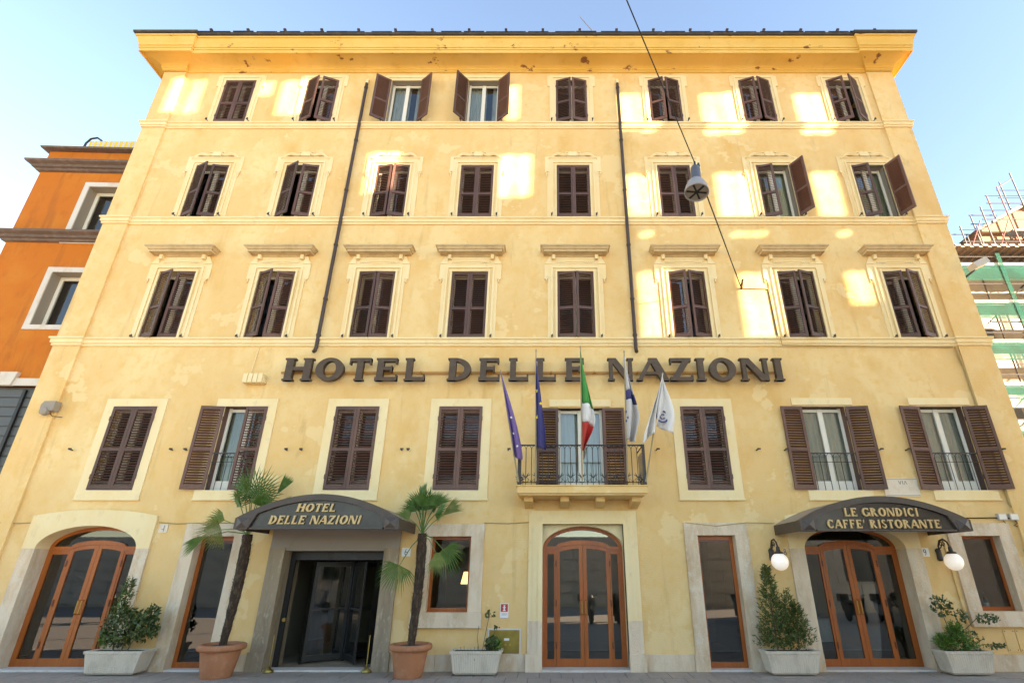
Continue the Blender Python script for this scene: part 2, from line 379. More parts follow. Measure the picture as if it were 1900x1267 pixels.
def scroll(b, xc, z, s):
    """stucco crest: two S-curled branches meeting at a shell"""
    for sg in (-1, 1):
        pts = []
        for k in range(15):
            t = k/14
            x = sg*(.46 - .40*t); zz = .015 + .045*math.sin(t*math.pi*2.2 - .9)*(1 - .3*t) + .11*t**2
            pts.append((xc + x*s, -.045, z + zz*s))
        b.tube(pts, [.022+.032*math.sin(math.pi*k/14) for k in range(15)], 6)
        b.tube([(xc+sg*.10*s, -.04, z+.02*s), (xc+sg*.17*s,-.045,z+.07*s), (xc+sg*.14*s,-.05,z+.12*s), (xc+sg*.06*s,-.05,z+.13*s)], [.012,.02,.02,.012], 6)
    b.prism([(xc-.09*s,z+.01*s),(xc+.09*s,z+.01*s),(xc+.10*s,z+.07*s),(xc+.05*s,z+.13*s),(xc,z+.11*s),(xc-.05*s,z+.13*s),(xc-.10*s,z+.07*s)], -.085, 0)
for f, (za, zb, w) in FL.items():
    for i, x in enumerate(XC):
        balc = (f == 'F1' and i == 4)
        x0, x1 = (x-w/2, x+w/2); z0, z1 = za, zb
        if balc: x0, x1, z0, z1 = .18, 1.2, 3.365, 5.215
        b = MB()
        if f == 'F1':
            bw = .2
            if i in (6,7,4): b.box(x0-bw, x1+bw, -.035, 0, z1+.03, z1+.2)
            else:
                b.box(x0-bw, x0, -.03, 0, z0, z1); b.box(x1, x1+bw, -.03, 0, z0, z1); b.box(x0-bw, x1+bw, -.032, 0, z1, z1+.18)

        elif f == 'F4':
            frame_ring(b, x0, x1, z0, z1, .20, -.03, 0); frame_ring(b, x0-.09, x1+.09, z0, z1+.09, .045, -.055, 0)
            b.box(x0-.27, x0-.20, -.026, 0, z1-.24, z1+.19); b.box(x1+.20, x1+.27, -.026, 0, z1-.24, z1+.19); b.box(x0-.2, x1+.2, -.025, 0, z1+.2, z1+.232)
        elif f == 'F3':
            frame_ring(b, x0, x1, z0, z1, .20, -.03, 0); frame_ring(b, x0, x1, z0, z1, .04, -.07, 0); frame_ring(b, x0-.10, x1+.10, z0, z1+.10, .045, -.06, 0)
            b.box(x0-.33, x0-.20, -.024, 0, z1-.20, z1+.335); b.box(x1+.20, x1+.33, -.024, 0, z1-.20, z1+.335)
            b.box(x0-.2, x1+.2, -.036, 0, z1+.2, z1+.26); b.box(x0-.23, x1+.23, -.06, 0, z1+.26, z1+.30)
            b.box(x0-.26, x0-.20, -.018, 0, z0, z1-.2); b.box(x1+.20, x1+.26, -.018, 0, z0, z1-.2)
            scroll(b, x, z1+.305, 1.4)
            for sg, xx in ((-1, x0-.29), (1, x1+.29)):
                b.tube([(xx,-.03,z1-.20),(xx+sg*.03,-.045,z1-.25),(xx+sg*.005,-.05,z1-.30),(xx-sg*.025,-.04,z1-.27)], .02, 6)
                b.tube([(xx,-.03,z1-.30),(xx-sg*.01,-.03,z1-.40)], [.02,.008], 6)
        else:
            for q, d in ((.24, .03), (.20, .065), (.11, .045)):
                if d == .045: frame_ring(b, x0, x1, z0, z1, .05, -.085, 0)
                else: frame_ring(b, x0-(.0 if d == .03 else .11), x1+(.0 if d == .03 else .11), z0, z1+(.0 if d == .03 else .11), q if d == .03 else .05, -d, 0)
            for sg, xe in ((-1, x0-.24), (1, x1+.24)):
                b.box(min(xe,xe+sg*.09), max(xe,xe+sg*.09), -.03, 0, z1-.2, z1+.24)
                b.prism([(xe,z1+.24),(xe+sg*.09,z1+.24),(xe+sg*.02,z1+.36),(xe-sg*.02,z1+.46),(xe-sg*.1,z1+.46),(xe-sg*.1,z1+.24)][::sg], -.05, 0)
                b.tube([(xe+sg*.05,-.04,z1-.2),(xe+sg*.02,-.045,z1-.27),(xe+sg*.06,-.03,z1-.3)], .016, 6)
            b.box(x0-.16, x1+.16, -.022, 0, z1+.24, z1+.46)
            b.box(x0-.15, x1+.15, -.045, 0, z1+.235, z1+.262); b.box(x0-.05, x1+.05, -.04, 0, z1+.30, z1+.318)
            for xx in (x0-.02, x1-.22):
                for k in range(4): b.box(xx+.06*k, xx+.06*k+.03, -.05, 0, z1+.268, z1+.298)
        win = b.build('window', M['trim'], hotel)
        if f == 'F2':
            zh = z1+.46
            MB().sweep([(x0-.16,0,-1,0),(x0-.16,-.05,-1,-1),(x1+.16,-.05,1,-1),(x1+.16,0,1,0)], [(-.06,zh-.0),(0,zh),(.015,zh+.035),(.07,zh+.055),(.17,zh+.06),(.17,zh+.045),(.185,zh+.045),(.185,zh+.10),(.21,zh+.105),(.25,zh+.165),(.275,zh+.17),(.275,zh+.20),(-.06,zh+.225)]).build('hood', M['hood'], win)
            for xx in (x0-.13, x1+.05): MB().box(xx, xx+.08, -.12, 0, zh-.10, zh+.03).build('hood_bracket', M['trim'], win)
        if f == 'F1' and not balc:
            MB().box(x0-.2, x1+.2, -.034, 0, z0-.19, z0-.001).box(x0-.215, x1+.215, -.05, 0, z0-.215, z0-.189).build('sill', M['trim'], win)
        # recess
        d = .22
        b = MB(); reveal(b, x0, x1, z0, z1, d)
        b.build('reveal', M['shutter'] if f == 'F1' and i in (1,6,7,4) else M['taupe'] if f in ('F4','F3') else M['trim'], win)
        # casement of two leaves
        b = MB(); y = .17; fw = .06
        b.box(x0, x0+fw, y, y+.05, z0, z1); b.box(x1-fw, x1, y, y+.05, z0, z1); b.box(x0+fw, x1-fw, y, y+.05, z1-.09, z1-.02); b.box(x0+fw, x1-fw, y, y+.05, z0, z0+(.22 if f=='F1' else .09))
        xm = (x0+x1)/2; b.box(xm-.055, xm+.055, y-.012, y+.05, z0, z1-.02)
        b.build('casement', M['white'], win)
        for xa, xb in ((x0+fw, xm-.055), (xm+.055, x1-fw)):
            MB().quad((xa,y+.03,z0+.08),(xb,y+.03,z0+.08),(xb,y+.03,z1-.09),(xa,y+.03,z1-.09)).build('pane', M['glass'], win)
        # curtain: gathered cloth behind the glass
        cm = M['curtain_green'] if (f == 'F3' and i in (6,7)) or (f == 'F1' and i == 1) else M['curtain']
        if (f, i) in (('F4',2),('F4',3),('F3',6),('F3',7),('F1',1),('F1',4),('F1',6),('F1',7)):
            n = 40; A = []; 
            for k in range(n+1):
                xx = x0+.03+(x1-x0-.06)*k/n
                if f == 'F4' and i in (2,3) and .62 < k/n < .80: continue
                A.append((xx, .29+.018*math.sin(k*1.35+i)))
            b = MB()
            for (xa,ya),(xb,yb) in zip(A, A[1:]):
                if xb-xa > .06: continue
                b.quad((xa,ya,z0),(xb,yb,z0),(xb,yb,z1),(xa,ya,z1))
            b.build('curtain', cm, win, True)
        # shutters
        key = 'B' if balc else f
        al, ar = ANG[f][i]
        off = -.003 if f != 'F1' or al < 90 else -.04
        yl = -.004 if al < 90 else -.055; yr = -.004 if ar < 90 else -.055
        link('shutter', LM[key,0], win, (x0+.002, yl, z0+.01), R(-al))
        link('shutter', LM[key,1], win, (x1-.002, yr, z0+.01), R(ar))
        if f != 'F1':
            for xx in (x0-.14, x1+.14):
                MB().tube([(xx,-.02,z0+.03),(xx,-.13,z0+.02),(xx+.02,-.14,z0+.07)], .013, 5).box(xx-.02,xx+.025,-.15,-.12,z0+.0,z0+.05).build('shutter_hook', M['iron'], win)
        elif not balc:
            for xx in (x0-.62, x1+.62) if i not in (6,7) else (x0-.55, x1+.55):
                MB().tube([(xx,.0,4.24),(xx,-.10,4.24),(xx+.03,-.12,4.26)], .014, 5).box(xx-.01,xx+.06,-.125,-.10,4.235,4.265).build('shutter_hook', M['iron'], win)
        # window guards on the open first-floor windows
        if f == 'F1' and i in (1,6,7):
            b = MB(); zt = z0+.80; n = 6; yy = -.02
            b.box(x0, x1, yy-.008, yy+.008, zt-.012, zt+.012); b.box(x0, x1, yy-.006, yy+.006, zt-.20, zt-.188)
            for k in range(n+1):
                xx = x0+.04+(x1-x0-.08)*k/n; b.tube([(xx,yy,z0),(xx,yy,zt-.1)], .008, 5)
                if k < n:
                    xn = xx+(x1-x0-.08)/n; b.tube([(u,yy,v) for u,v in arc((xx+xn)/2, zt-.1, (xn-xx)/2, .095, 0, 180, 6)], .006, 4)
            b.build('railing', M['iron'], win)
# ---- balcony
b = MB().sweep([(-.67,0,-1,0),(-.67,-.80,-1,-1),(1.97,-.80,1,-1),(1.97,0,1,0)], [(-.4,3.16),(-.05,3.17),(-.03,3.20),(0,3.21),(0,3.34),(.025,3.345),(.025,3.365),(-.8,3.366)])
b.quad((-.6,-.75,3.172),(-.6,0,3.172),(1.9,0,3.172),(1.9,-.75,3.172))
balcony = b.build('balcony', M['plaster'], hotel)
for xc in (-.45,.30,1.04,1.78):
    MB().prism([(0,3.171),(-.52,3.171),(-.52,3.08),(-.42,3.05),(-.06,3.0),(0,2.98)], -.09, .09).build('bracket', M['plaster'], balcony)
    o = bpy.data.objects[-1] if False else balcony.children[-1]
    for v in o.data.vertices: v.co = (xc + v.co.y, v.co.x, v.co.z)
b = MB(); ZR = 4.18
rail = [(-.64,-.02),(-.64,-.78),(1.94,-.78),(1.94,-.02)]
b.tube([(x,y,ZR) for x,y in rail], .016, 6); b.tube([(x,y,3.42) for x,y in rail], .009, 6)
def spear(b, x, y, big):
    b.tube([(x,y,3.37),(x,y,ZR-.1)], .008, 5)
    if big:
        for t in (-60,-32,0,32,60):
            b.tube([(x,y,3.50),(x+.10*math.sin(R(t))*.6,y,3.56),(x+.115*math.sin(R(t)),y,3.53+.10*math.cos(R(t)))], [.006,.009,.004], 5)
        for sg in (-1,1): b.tube([(x,y,3.42),(x+sg*.05,y,3.44),(x+sg*.06,y,3.49),(x+sg*.03,y,3.50)], .006, 4)
    else:
        for t in (-40,0,40): b.tube([(x,y,3.42),(x+.05*math.sin(R(t)),y,3.42+.07*math.cos(R(t)))], [.008,.003], 4)
n = 22
for k in range(n+1):
    x = -.62+2.54*k/n; spear(b, x, -.78, k % 2 == 1)
    if k < n: b.tube([(u,-.78,v) for u,v in arc(x+1.27/n, ZR-.1, 1.27/n, .09, 0, 180, 6)], .006, 4)
for x in (-.64,1.94):
    for k in range(1,6): spear(b, x, -.78+.13*k, k % 2 == 0)
    b.box(x-.03,x+.03,-.80,-.76,3.366,4.2)
b.build('railing', M['iron'], balcony)

# ---- ground floor openings
def rect_surround(name, x0, x1, z0, z1, w, sill):
    b = MB(); d = .055
    b.box(x0-w, x0, -d, .26, z0, z1); b.box(x1, x1+w, -d, .26, z0, z1); b.box(x0-w, x1+w, -d-.003, .26, z1, z1+w-.02)
    if sill: b.box(x0-w-.02, x1+w+.02, -d-.035, .26, z0-.27, z0-.002)
    else: b.box(x0-w-.02, x0-.004, -d-.02, .2, 0, .28).box(x1+.004, x1+w+.02, -d-.02, .2, 0, .28)
    return b.build(name, M['stone'], hotel)
def simple_glazing(par, x0, x1, z0, z1, y, m, fw=.075):
    b = MB(); b.box(x0, x0+fw, y, y+.06, z0, z1).box(x1-fw, x1, y, y+.06, z0, z1).box(x0+fw, x1-fw, y+.002, y+.058, z1-fw, z1).box(x0+fw, x1-fw, y+.002, y+.058, z0, z0+fw*1.3)
    b.build('door_frame' if z0 < .3 else 'window_frame', m, par)
    MB().quad((x0+fw,y+.03,z0+fw*1.3),(x1-fw,y+.03,z0+fw*1.3),(x1-fw,y+.03,z1-fw),(x0+fw,y+.03,z1-fw)).build('pane', M['glass'], par)
for (x0,x1,z0,z1) in (GH[1], GH[5]):
    p = rect_surround('shop_door', x0, x1, 0, z1, .27, False)
    MB().box(x0, x1, -.05, .26, -.01, .035).build('threshold', M['pale_stone'], p)
    simple_glazing(p, x0, x1, .036, z1-.001, .16, M['wood'])
    MB().box(x0+.076, x1-.076, .165, .20, z1-.13, z1-.076).build('top_rail', M['wood_dark'], p)
for (x0,x1,z0,z1) in (GH[3], GH[7]):
    p = rect_surround('shop_window', x0, x1, z0, z1, .27, True)
    simple_glazing(p, x0, x1, z0, z1, .14, M['wood'], .055)
def arched_door(p, x0, x1, spring, top, y, wm, sides=.47, zb=.036):
    """timber door: two leaves, two side lights, segmental transom, arched fanlight"""
    xc = (x0+x1)/2; rx = (x1-x0)/2; rz = top-spring; fw = .07
    n = 20
    b = MB()
    b.strip(arc(xc, spring, rx, rz, 180, 0, n), arc(xc, spring, rx-fw, rz-fw, 180, 0, n), y, y+.07)
    b.box(x0, x0+fw, y, y+.07, zb, spring-.002); b.box(x1-fw, x1, y, y+.07, zb, spring-.002)
    # transom: level over the side lights, rising over the leaves
    xa, xb = x0+sides, x1-sides
    tr = [(x0+fw, spring-.03), (xa, spring-.03)] + arc(xc, spring-.03, (xb-xa)/2, .12, 180, 0, 12)[1:-1] + [(xb, spring-.03), (x1-fw, spring-.03)]
    b.strip([(u,v+.085) for u,v in tr], tr, y-.015, y+.06)
    b.build('door_frame', wm, p)
    pane = MB(); pane.prism(arc(xc, spring+.05, rx-fw, rz-fw-.05, 0, 180, n), y+.03, y+.034); pane.build('fanlight_pane', M['glass'], p)
    # side lights
    for u0, u1 in ((x0+fw, xa), (xb, x1-fw)):
        b = MB().box(u0, u0+.03, y+.003, y+.055, zb, spring-.031).box(u1-.04, u1, y+.003, y+.055, zb, spring-.031).box(u0+.03, u1-.04, y+.005, y+.053, zb, zb+.13).box(u0+.03,u1-.04,y+.005,y+.053,spring-.10,spring-.031)
        b.build('side_light', wm, p)
        MB().quad((u0+.03,y+.03,zb+.13),(u1-.04,y+.03,zb+.13),(u1-.04,y+.03,spring-.1),(u0+.03,y+.03,spring-.1)).build('pane', M['glass'], p)
    # leaves
    xm = xc
    for sg in (-1, 1):
        u0, u1 = (xa+.004, xm-.003) if sg < 0 else (xm+.003, xb-.004)
        def ztop(u): return spring-.034 + .12*math.sqrt(max(0, 1-((u-xc)/((xb-xa)/2))**2))
        st = .075
        b = MB()
        for s0, s1 in ((u0,u0+st),(u1-st,u1)):
            b.prism([(s0,zb),(s1,zb),(s1,ztop(s1)),((s0+s1)/2,ztop((s0+s1)/2)),(s0,ztop(s0))], y-.004, y+.05)
        b.box(u0+st, u1-st, y-.002, y+.048, zb, zb+.14)
        us = [u0+st+(u1-u0-2*st)*k/8 for k in range(9)]
        b.strip([(u,ztop(u)) for u in us], [(u,ztop(u)-.075) for u in us], y-.002, y+.048)
        b.build('door_leaf', wm, p)
        pg = [(u0+st,zb+.14),(u1-st,zb+.14)] + [(u,ztop(u)-.075) for u in reversed(us)]
        MB().prism(pg, y+.02, y+.026).build('pane', M['glass'], p)
        xh = u1-.035 if sg < 0 else u0+.035
        MB().tube([(xh,y-.005,.95),(xh,y-.05,.97),(xh,y-.05,1.2),(xh,y-.005,1.22)], .011, 6).build('handle', M['brass'], p)
        for z in (.35,1.1,1.85): MB().tube([(u0 if sg<0 else u1,y-.012,z),(u0 if sg<0 else u1,y-.012,z+.12)], .012, 6).build('hinge', M['wood_dark'], p)
def arch_portal(x0, x1, spring, top, w, mj, shoulder=2.68):
    """stone jambs below, plastered arch with shoulders above"""
    xc = (x0+x1)/2; rx = (x1-x0)/2; n = 24
    # arch band: inner ellipse, outer bulging arc on two shoulders
    inner = arc(xc, spring, rx, top-spring, 180, 0, n)
    ro = rx+.13; outer = []
    for (u, v), t in zip(inner, range(n+1)):
        a = math.pi - math.pi*t/n
        ou = xc + ro*math.cos(a); ov = 2.69 + .27*max(0, math.sin(a))**1.2 if abs(math.cos(a)) < .86 else 2.69
        outer.append((xc + (rx+w)*math.cos(a)/max(abs(math.cos(a)), .80) if abs(math.cos(a)) > .80 else xc+(rx+w)*math.cos(a)/.80, ov))
    outer[0] = (x0-w, spring); outer[-1] = (x1+w, spring); outer[1] = (x0-w, 2.69); outer[-2] = (x1+w, 2.69)
    p = MB().strip(outer, inner, -.056, .34).build('arched_portal', M['trim'], hotel)
    for u0, u1 in ((x0-w, x0), (x1, x1+w)):
        MB().box(u0, u1, -.05, .34, .28, spring-.001).box(u0-.02 if u0 < x0 else u0+.005, u1-.005 if u0 < x0 else u1+.02, -.075, .34, 0, .30).build('jamb', mj, p)
    MB().box(x0, x1, -.06, .36, -.01, .034).build('threshold', M['pale_stone'], p)
    return p
p = arch_portal(-10.7, -8.6, 2.19, 2.64, .27, M['stone']); arched_door(p, -10.7, -8.6, 2.19, 2.64, .30, M['wood'])
p = arch_portal(5.28, 7.38, 2.19, 2.64, .32, M['stone']); arched_door(p, 5.28, 7.38, 2.19, 2.64, .30, M['wood'])
# middle portal: moulded rectangular frame with an arched door inside
b = MB()
x0, x1, zt = -.16, 1.53, 2.67
for w_, d_ in ((.29,.05),(.20,.075),(.09,.10)):
    b.box(x0-w_, x0, -d_, .1, .86, zt); b.box(x1, x1+w_, -d_, .1, .86, zt); b.box(x0-w_, x1+w_, -d_-.001, .1, zt, zt+w_*.93)
p = b.build('middle_portal', M['trim'], hotel)
for sg, xx in ((-1, x0), (1, x1)):
    b = MB()
    for w_, d_ in ((.29,.053),(.20,.078),(.09,.103)): b.box(min(xx,xx+sg*w_), max(xx,xx+sg*w_), -d_, .1, .29, .859)
    b.box(min(xx,xx+sg*.32), max(xx,xx+sg*.32), -.12, .2, 0, .299); b.build('jamb', M['stone'], p)
n = 24; inner = arc((x0+x1)/2, 2.19, (x1-x0)/2, .45, 180, 0, n)
outer = [(u, 2.67) for u, v in inner]; outer[0] = (x0-.001, 2.19); outer[-1] = (x1+.001, 2.19); outer[1] = (x0-.001, 2.67); outer[-2] = (x1+.001,2.67)
MB().strip(outer, inner, .06, .3).build('arch', M['trim'], p)
MB().quad((x0,.1,0),(x0,.3,0),(x0,.3,2.19),(x0,.1,2.19)).build('reveal', M['trim'], p); MB().quad((x1,.1,0),(x1,.1,2.19),(x1,.3,2.19),(x1,.3,0)).build('reveal', M['trim'], p)
MB().box(x0, x1, -.1, .36, -.01, .034).build('threshold', M['pale_stone'], p)
arched_door(p, x0, x1, 2.19, 2.64, .26, M['wood'], .28)
# hotel entrance: weathered jambs, plain lintel, black revolving door
x0, x1 = -5.5, -3.44
b = MB().box(x0-.31, x1+.31, -.05, .75, 2.201, 2.85).box(x0, x1, -.02, .75, 2.15, 2.202)
b.strip(arc((x0+x1)/2, 2.2, 1.0, .42, 180, 0, 20), arc((x0+x1)/2, 2.2, .94, .37, 180, 0, 20), -.062, -.045)
p = b.build('entrance_portal', M['taupe'], hotel)
MB().box(x0-.31, x0, -.06, .75, .3, 2.2).box(x0-.34, x0-.005, -.085, .2, 0, .32).build('jamb', M['stone_dark'], p)
MB().box(x1, x1+.31, -.06, .75, .3, 2.2).box(x1+.005, x1+.34, -.085, .2, 0, .32).build('jamb', M['stone_dark'], p)
MB().quad((x0,-.05,0),(x0,.75,0),(x0,.75,.3),(x0,-.05,.3)).build('reveal', M['stone_dark'], p); MB().quad((x1,-.05,0),(x1,-.05,.3),(x1,.75,.3),(x1,.75,0)).build('reveal', M['stone_dark'], p)
MB().box(x0, x1, -.06, .28, -.02, .03).build('threshold', M['pale_stone'], p); MB().box(x0, x1, .281, 2.2, -.02, .026).build('door_mat', M['stone_dark'], p)
b = MB(); xc, yc, rr = (x0+x1)/2+.06, 1.15, .86
b.box(x0, x1, .30, .36, 1.98, 2.15); b.box(x0, x0+.10, .30, .36, .03, 1.98); b.box(x1-.10, x1, .30, .36, .03, 1.98)
b.lathe([(rr+.05,1.98),(rr+.05,2.14)], (xc,yc,0), 32)
for a in list(range(150,215,8))+list(range(-35,30,8)):
    pass
for a0, a1 in ((140,220),(-40,40)):
    for a in range(a0, a1, 10):
        pa = (xc+rr*math.cos(R(a)), yc+rr*math.sin(R(a))); pb = (xc+rr*math.cos(R(a+10)), yc+rr*math.sin(R(a+10)))
        b.quad((*pa,.03),(*pb,.03),(*pb,2.0),(*pa,2.0))
b.tube([(xc,yc,.03),(xc,yc,2.0)], .03, 8)
b.build('revolving_door', M['black'], p)
for a in (35,125,215,305):
    dx, dy = math.cos(R(a)), math.sin(R(a)); q = MB()
    for r0, r1 in ((.03,.09),(.76,.83)):
        q.obox(Matrix.Translation((xc+dx*(r0+r1)/2, yc+dy*(r0+r1)/2, 1.0)) @ Matrix.Rotation(R(a),4,'Z'), r1-r0, .035, 1.9)
    for z in (.12, 1.02, 1.9): q.obox(Matrix.Translation((xc+dx*.425, yc+dy*.425, z)) @ Matrix.Rotation(R(a),4,'Z'), .67, .03, .10 if z!=1.02 else .03)
    q.build('door_wing', M['black'], p)
    MB().quad((xc+dx*.09,yc+dy*.09,.17),(xc+dx*.76,yc+dy*.76,.17),(xc+dx*.76,yc+dy*.76,1.85),(xc+dx*.09,yc+dy*.09,1.85)).build('pane', M['glass'], p)
MB().tube([(x0+.11,.29,.86),(x0+.11,.22,.86)], .035, 12).build('bell_push', M['brass'], p)
# plinth pieces between the openings
edges = [XL] + [v for h, w_ in ((GH[0],.29),(GH[1],.29),(GH[2],.34),(GH[4],.32),(GH[5],.29),(GH[6],.34)) for v in (h[0]-w_, h[1]+w_)] + [XR]
for a, c in zip(edges[0::2], edges[1::2]):
    if c-a > .1:
        n = max(1, round((c-a)/.9))
        for k in range(n): MB().box(a+.003+(c-a)*k/n, a-.003+(c-a)*(k+1)/n, -.03-random.uniform(0,.006), 0, 0, .285).build('plinth_stone', M['stone'], hotel)

# ================================================================ LETTERING
def glyph(ch, b, ox, oz, sx, sz, y0, y1, st=.19, th=.10, slant=0, serif=.055):
    """bold serif capitals made of solid strokes; each stroke lies a hair behind the one before"""
    k = [0]
    def P(x, z): return (ox + x*sx + slant*z*sz, oz + z*sz)
    def poly(pts):
        e = .0012*k[0]; k[0] += 1
        b.prism([P(x,z) for x,z in pts], y0+e, y1-e)
    def bx(x0,x1,z0,z1): poly([(x0,z0),(x1,z0),(x1,z1),(x0,z1)])
    def ln(x0,z0,x1,z1,w): poly([(x0-w/2,z0),(x0+w/2,z0),(x1+w/2,z1),(x1-w/2,z1)])
    def ar(cx,cz,rx,rz,a0,a1,wt,wn,n=18):
        e = .0012*k[0]; k[0] += 1
        A = [P(cx+rx*math.cos(R(a0+(a1-a0)*i/n)), cz+rz*math.sin(R(a0+(a1-a0)*i/n))) for i in range(n+1)]
        B = [P(cx+(rx-wt)*math.cos(R(a0+(a1-a0)*i/n)), cz+(rz-wn)*math.sin(R(a0+(a1-a0)*i/n))) for i in range(n+1)]
        b.strip(A, B, y0+e, y1-e)
    def stem(x, s0=True, s1=True, w=st):
        bx(x, x+w, 0, 1)
        if s0: bx(x-serif, x+w+serif, 0, .075)
        if s1: bx(x-serif, x+w+serif, .925, 1)
    if ch == 'H': stem(.06); stem(.94-st); bx(.06+st*.5, .94-st*.5, .455, .455+th)
    elif ch == 'I': stem(.5-st/2)
    elif ch == 'L': stem(.10); bx(.10+st*.5, .92, 0, th); bx(.85,.92,0,.27)
    elif ch in 'EF':
        stem(.10, ch == 'F'); bx(.10+st*.5, .90, 1-th, 1); bx(.83,.90,.76,1); bx(.10+st*.5, .72, .46, .46+th); bx(.66,.72,.37,.65)
        if ch == 'E': bx(.04, .94, 0, th); bx(.87,.94,0,.26)
    elif ch == 'T': stem(.5-st/2, True, False); bx(.05,.95,1-th,1); bx(.05,.11,.73,1); bx(.89,.95,.73,1)
    elif ch == 'O': ar(.5,.5,.48,.515,0,360,st,th,32)
    elif ch == 'D': stem(.08); ar(.22+st*.3,.5,.70-st*.3,.5,-90,90,st,th)
    elif ch == 'N': stem(.06,True,True,th*.9); stem(.94-th*.9,False,True,th*.9); ln(.06+st*.5,1,.94-st*.45,0,st*1.05)
    elif ch == 'A': ln(.07,0,.5,1,th*.95); ln(.90,0,.53,1,st*1.05); bx(.24,.72,.27,.27+th*.8); bx(-.02,.19,0,.07); bx(.74,1.03,0,.07)
    elif ch == 'Z': bx(.06,.92,1-th,1); bx(.04,.96,0,th); ln(.17,0,.80,1,st*1.15); bx(.06,.12,.74,1); bx(.90,.96,0,.26)
    elif ch in 'CG':
        ar(.52,.5,.48,.515,42,318,st,th,24); bx(.82,.88,.66,.98)
        if ch == 'G': bx(.74,.74+st,.05,.44); bx(.62,.99,.40,.46)
        else: bx(.82,.88,.04,.30)
    elif ch == 'R': stem(.08); ar(.24,.745,.52,.255,-90,90,st*.9,th*.9,14); ln(.84,0,.46,.5,st); bx(.76,1.02,0,.07)
    elif ch == 'S': ar(.5,.745,.38,.27,50,270,st*.85,th,16); ar(.5,.255,.40,.27,90,-130,st*.85,th,16); bx(.74,.80,.72,.98); bx(.16,.22,.02,.30)
    elif ch == "'": ln(.45,.62,.6,1,.28)
WID = dict(H=1.0,O=1.02,T=.86,E=.84,L=.78,D=.98,N=1.04,A=1.0,Z=.86,I=.44,G=1.02,R=.96,C=.92,F=.80,S=.74); WID["'"]=.3; WID[' ']=.45
def text_line(par, txt, xa, xb, z0, h, y0, y1, m, slant=0):
    tot = sum(WID[c] for c in txt) + .06*(len(txt)-1); k = (xb-xa)/tot; x = xa
    for c in txt:
        if c != ' ':
            b = MB(); glyph(c, b, x, z0, WID[c]*k, h, y0, y1, slant=slant, st=.28 if c != 'I' else .5, th=.15); b.build('letter', m, par)
        x += (WID[c]+.06)*k
sign = empty('hotel_sign', (0,0,0))
tag(sign, 'long row of dark bronze serif letters spelling HOTEL DELLE NAZIONI on the wall', 'sign')
LET = list(zip('HOTELDELLENAZIONI', [(-6.22,-5.55),(-5.49,-4.81),(-4.73,-4.17),(-4.10,-3.53),(-3.42,-2.88),(-2.41,-1.80),(-1.69,-1.15),(-.99,-.47),(-.36,.174),(.32,.84),(1.34,1.95),(2.02,2.74),(2.77,3.345),(3.40,3.63),(3.70,4.35),(4.44,5.12),(5.21,5.445)]))
for c, (a, d) in LET:
    b = MB()
    st = {'I': .62, 'H': .25, 'N': .26}.get(c, .26)
    glyph(c, b, a, 5.80, d-a, .555, -.27, -.15, st=st, th=.155, serif=.06 if c != 'I' else .17)
    o = b.build('letter', M['bronze'], sign)
b = MB().box(-6.35,5.3,-.10,-.06,6.03,6.075)
for k in range(12): x = -6.1+k*1.02; b.box(x-.015,x+.015,-.15,0,6.035,6.07)
b.build('rail', M['rust'], sign)
tr_ = MB()
for k in range(4): tr_.box(-7.16+k*.115, -7.06+k*.115, -.20, -.03, 5.78, 6.0)
tr_.box(-7.18,-6.69,-.14,0,5.80,5.90).tube([(-7.17,-.05,6.0),(-7.1,-.03,6.08),(-7.05,-.02,6.75)], .012, 5)
tag(tr_.build('sign_transformer', M['trim']), 'small row of cream transformer boxes beside the first letter of the wall sign', 'electrical box')

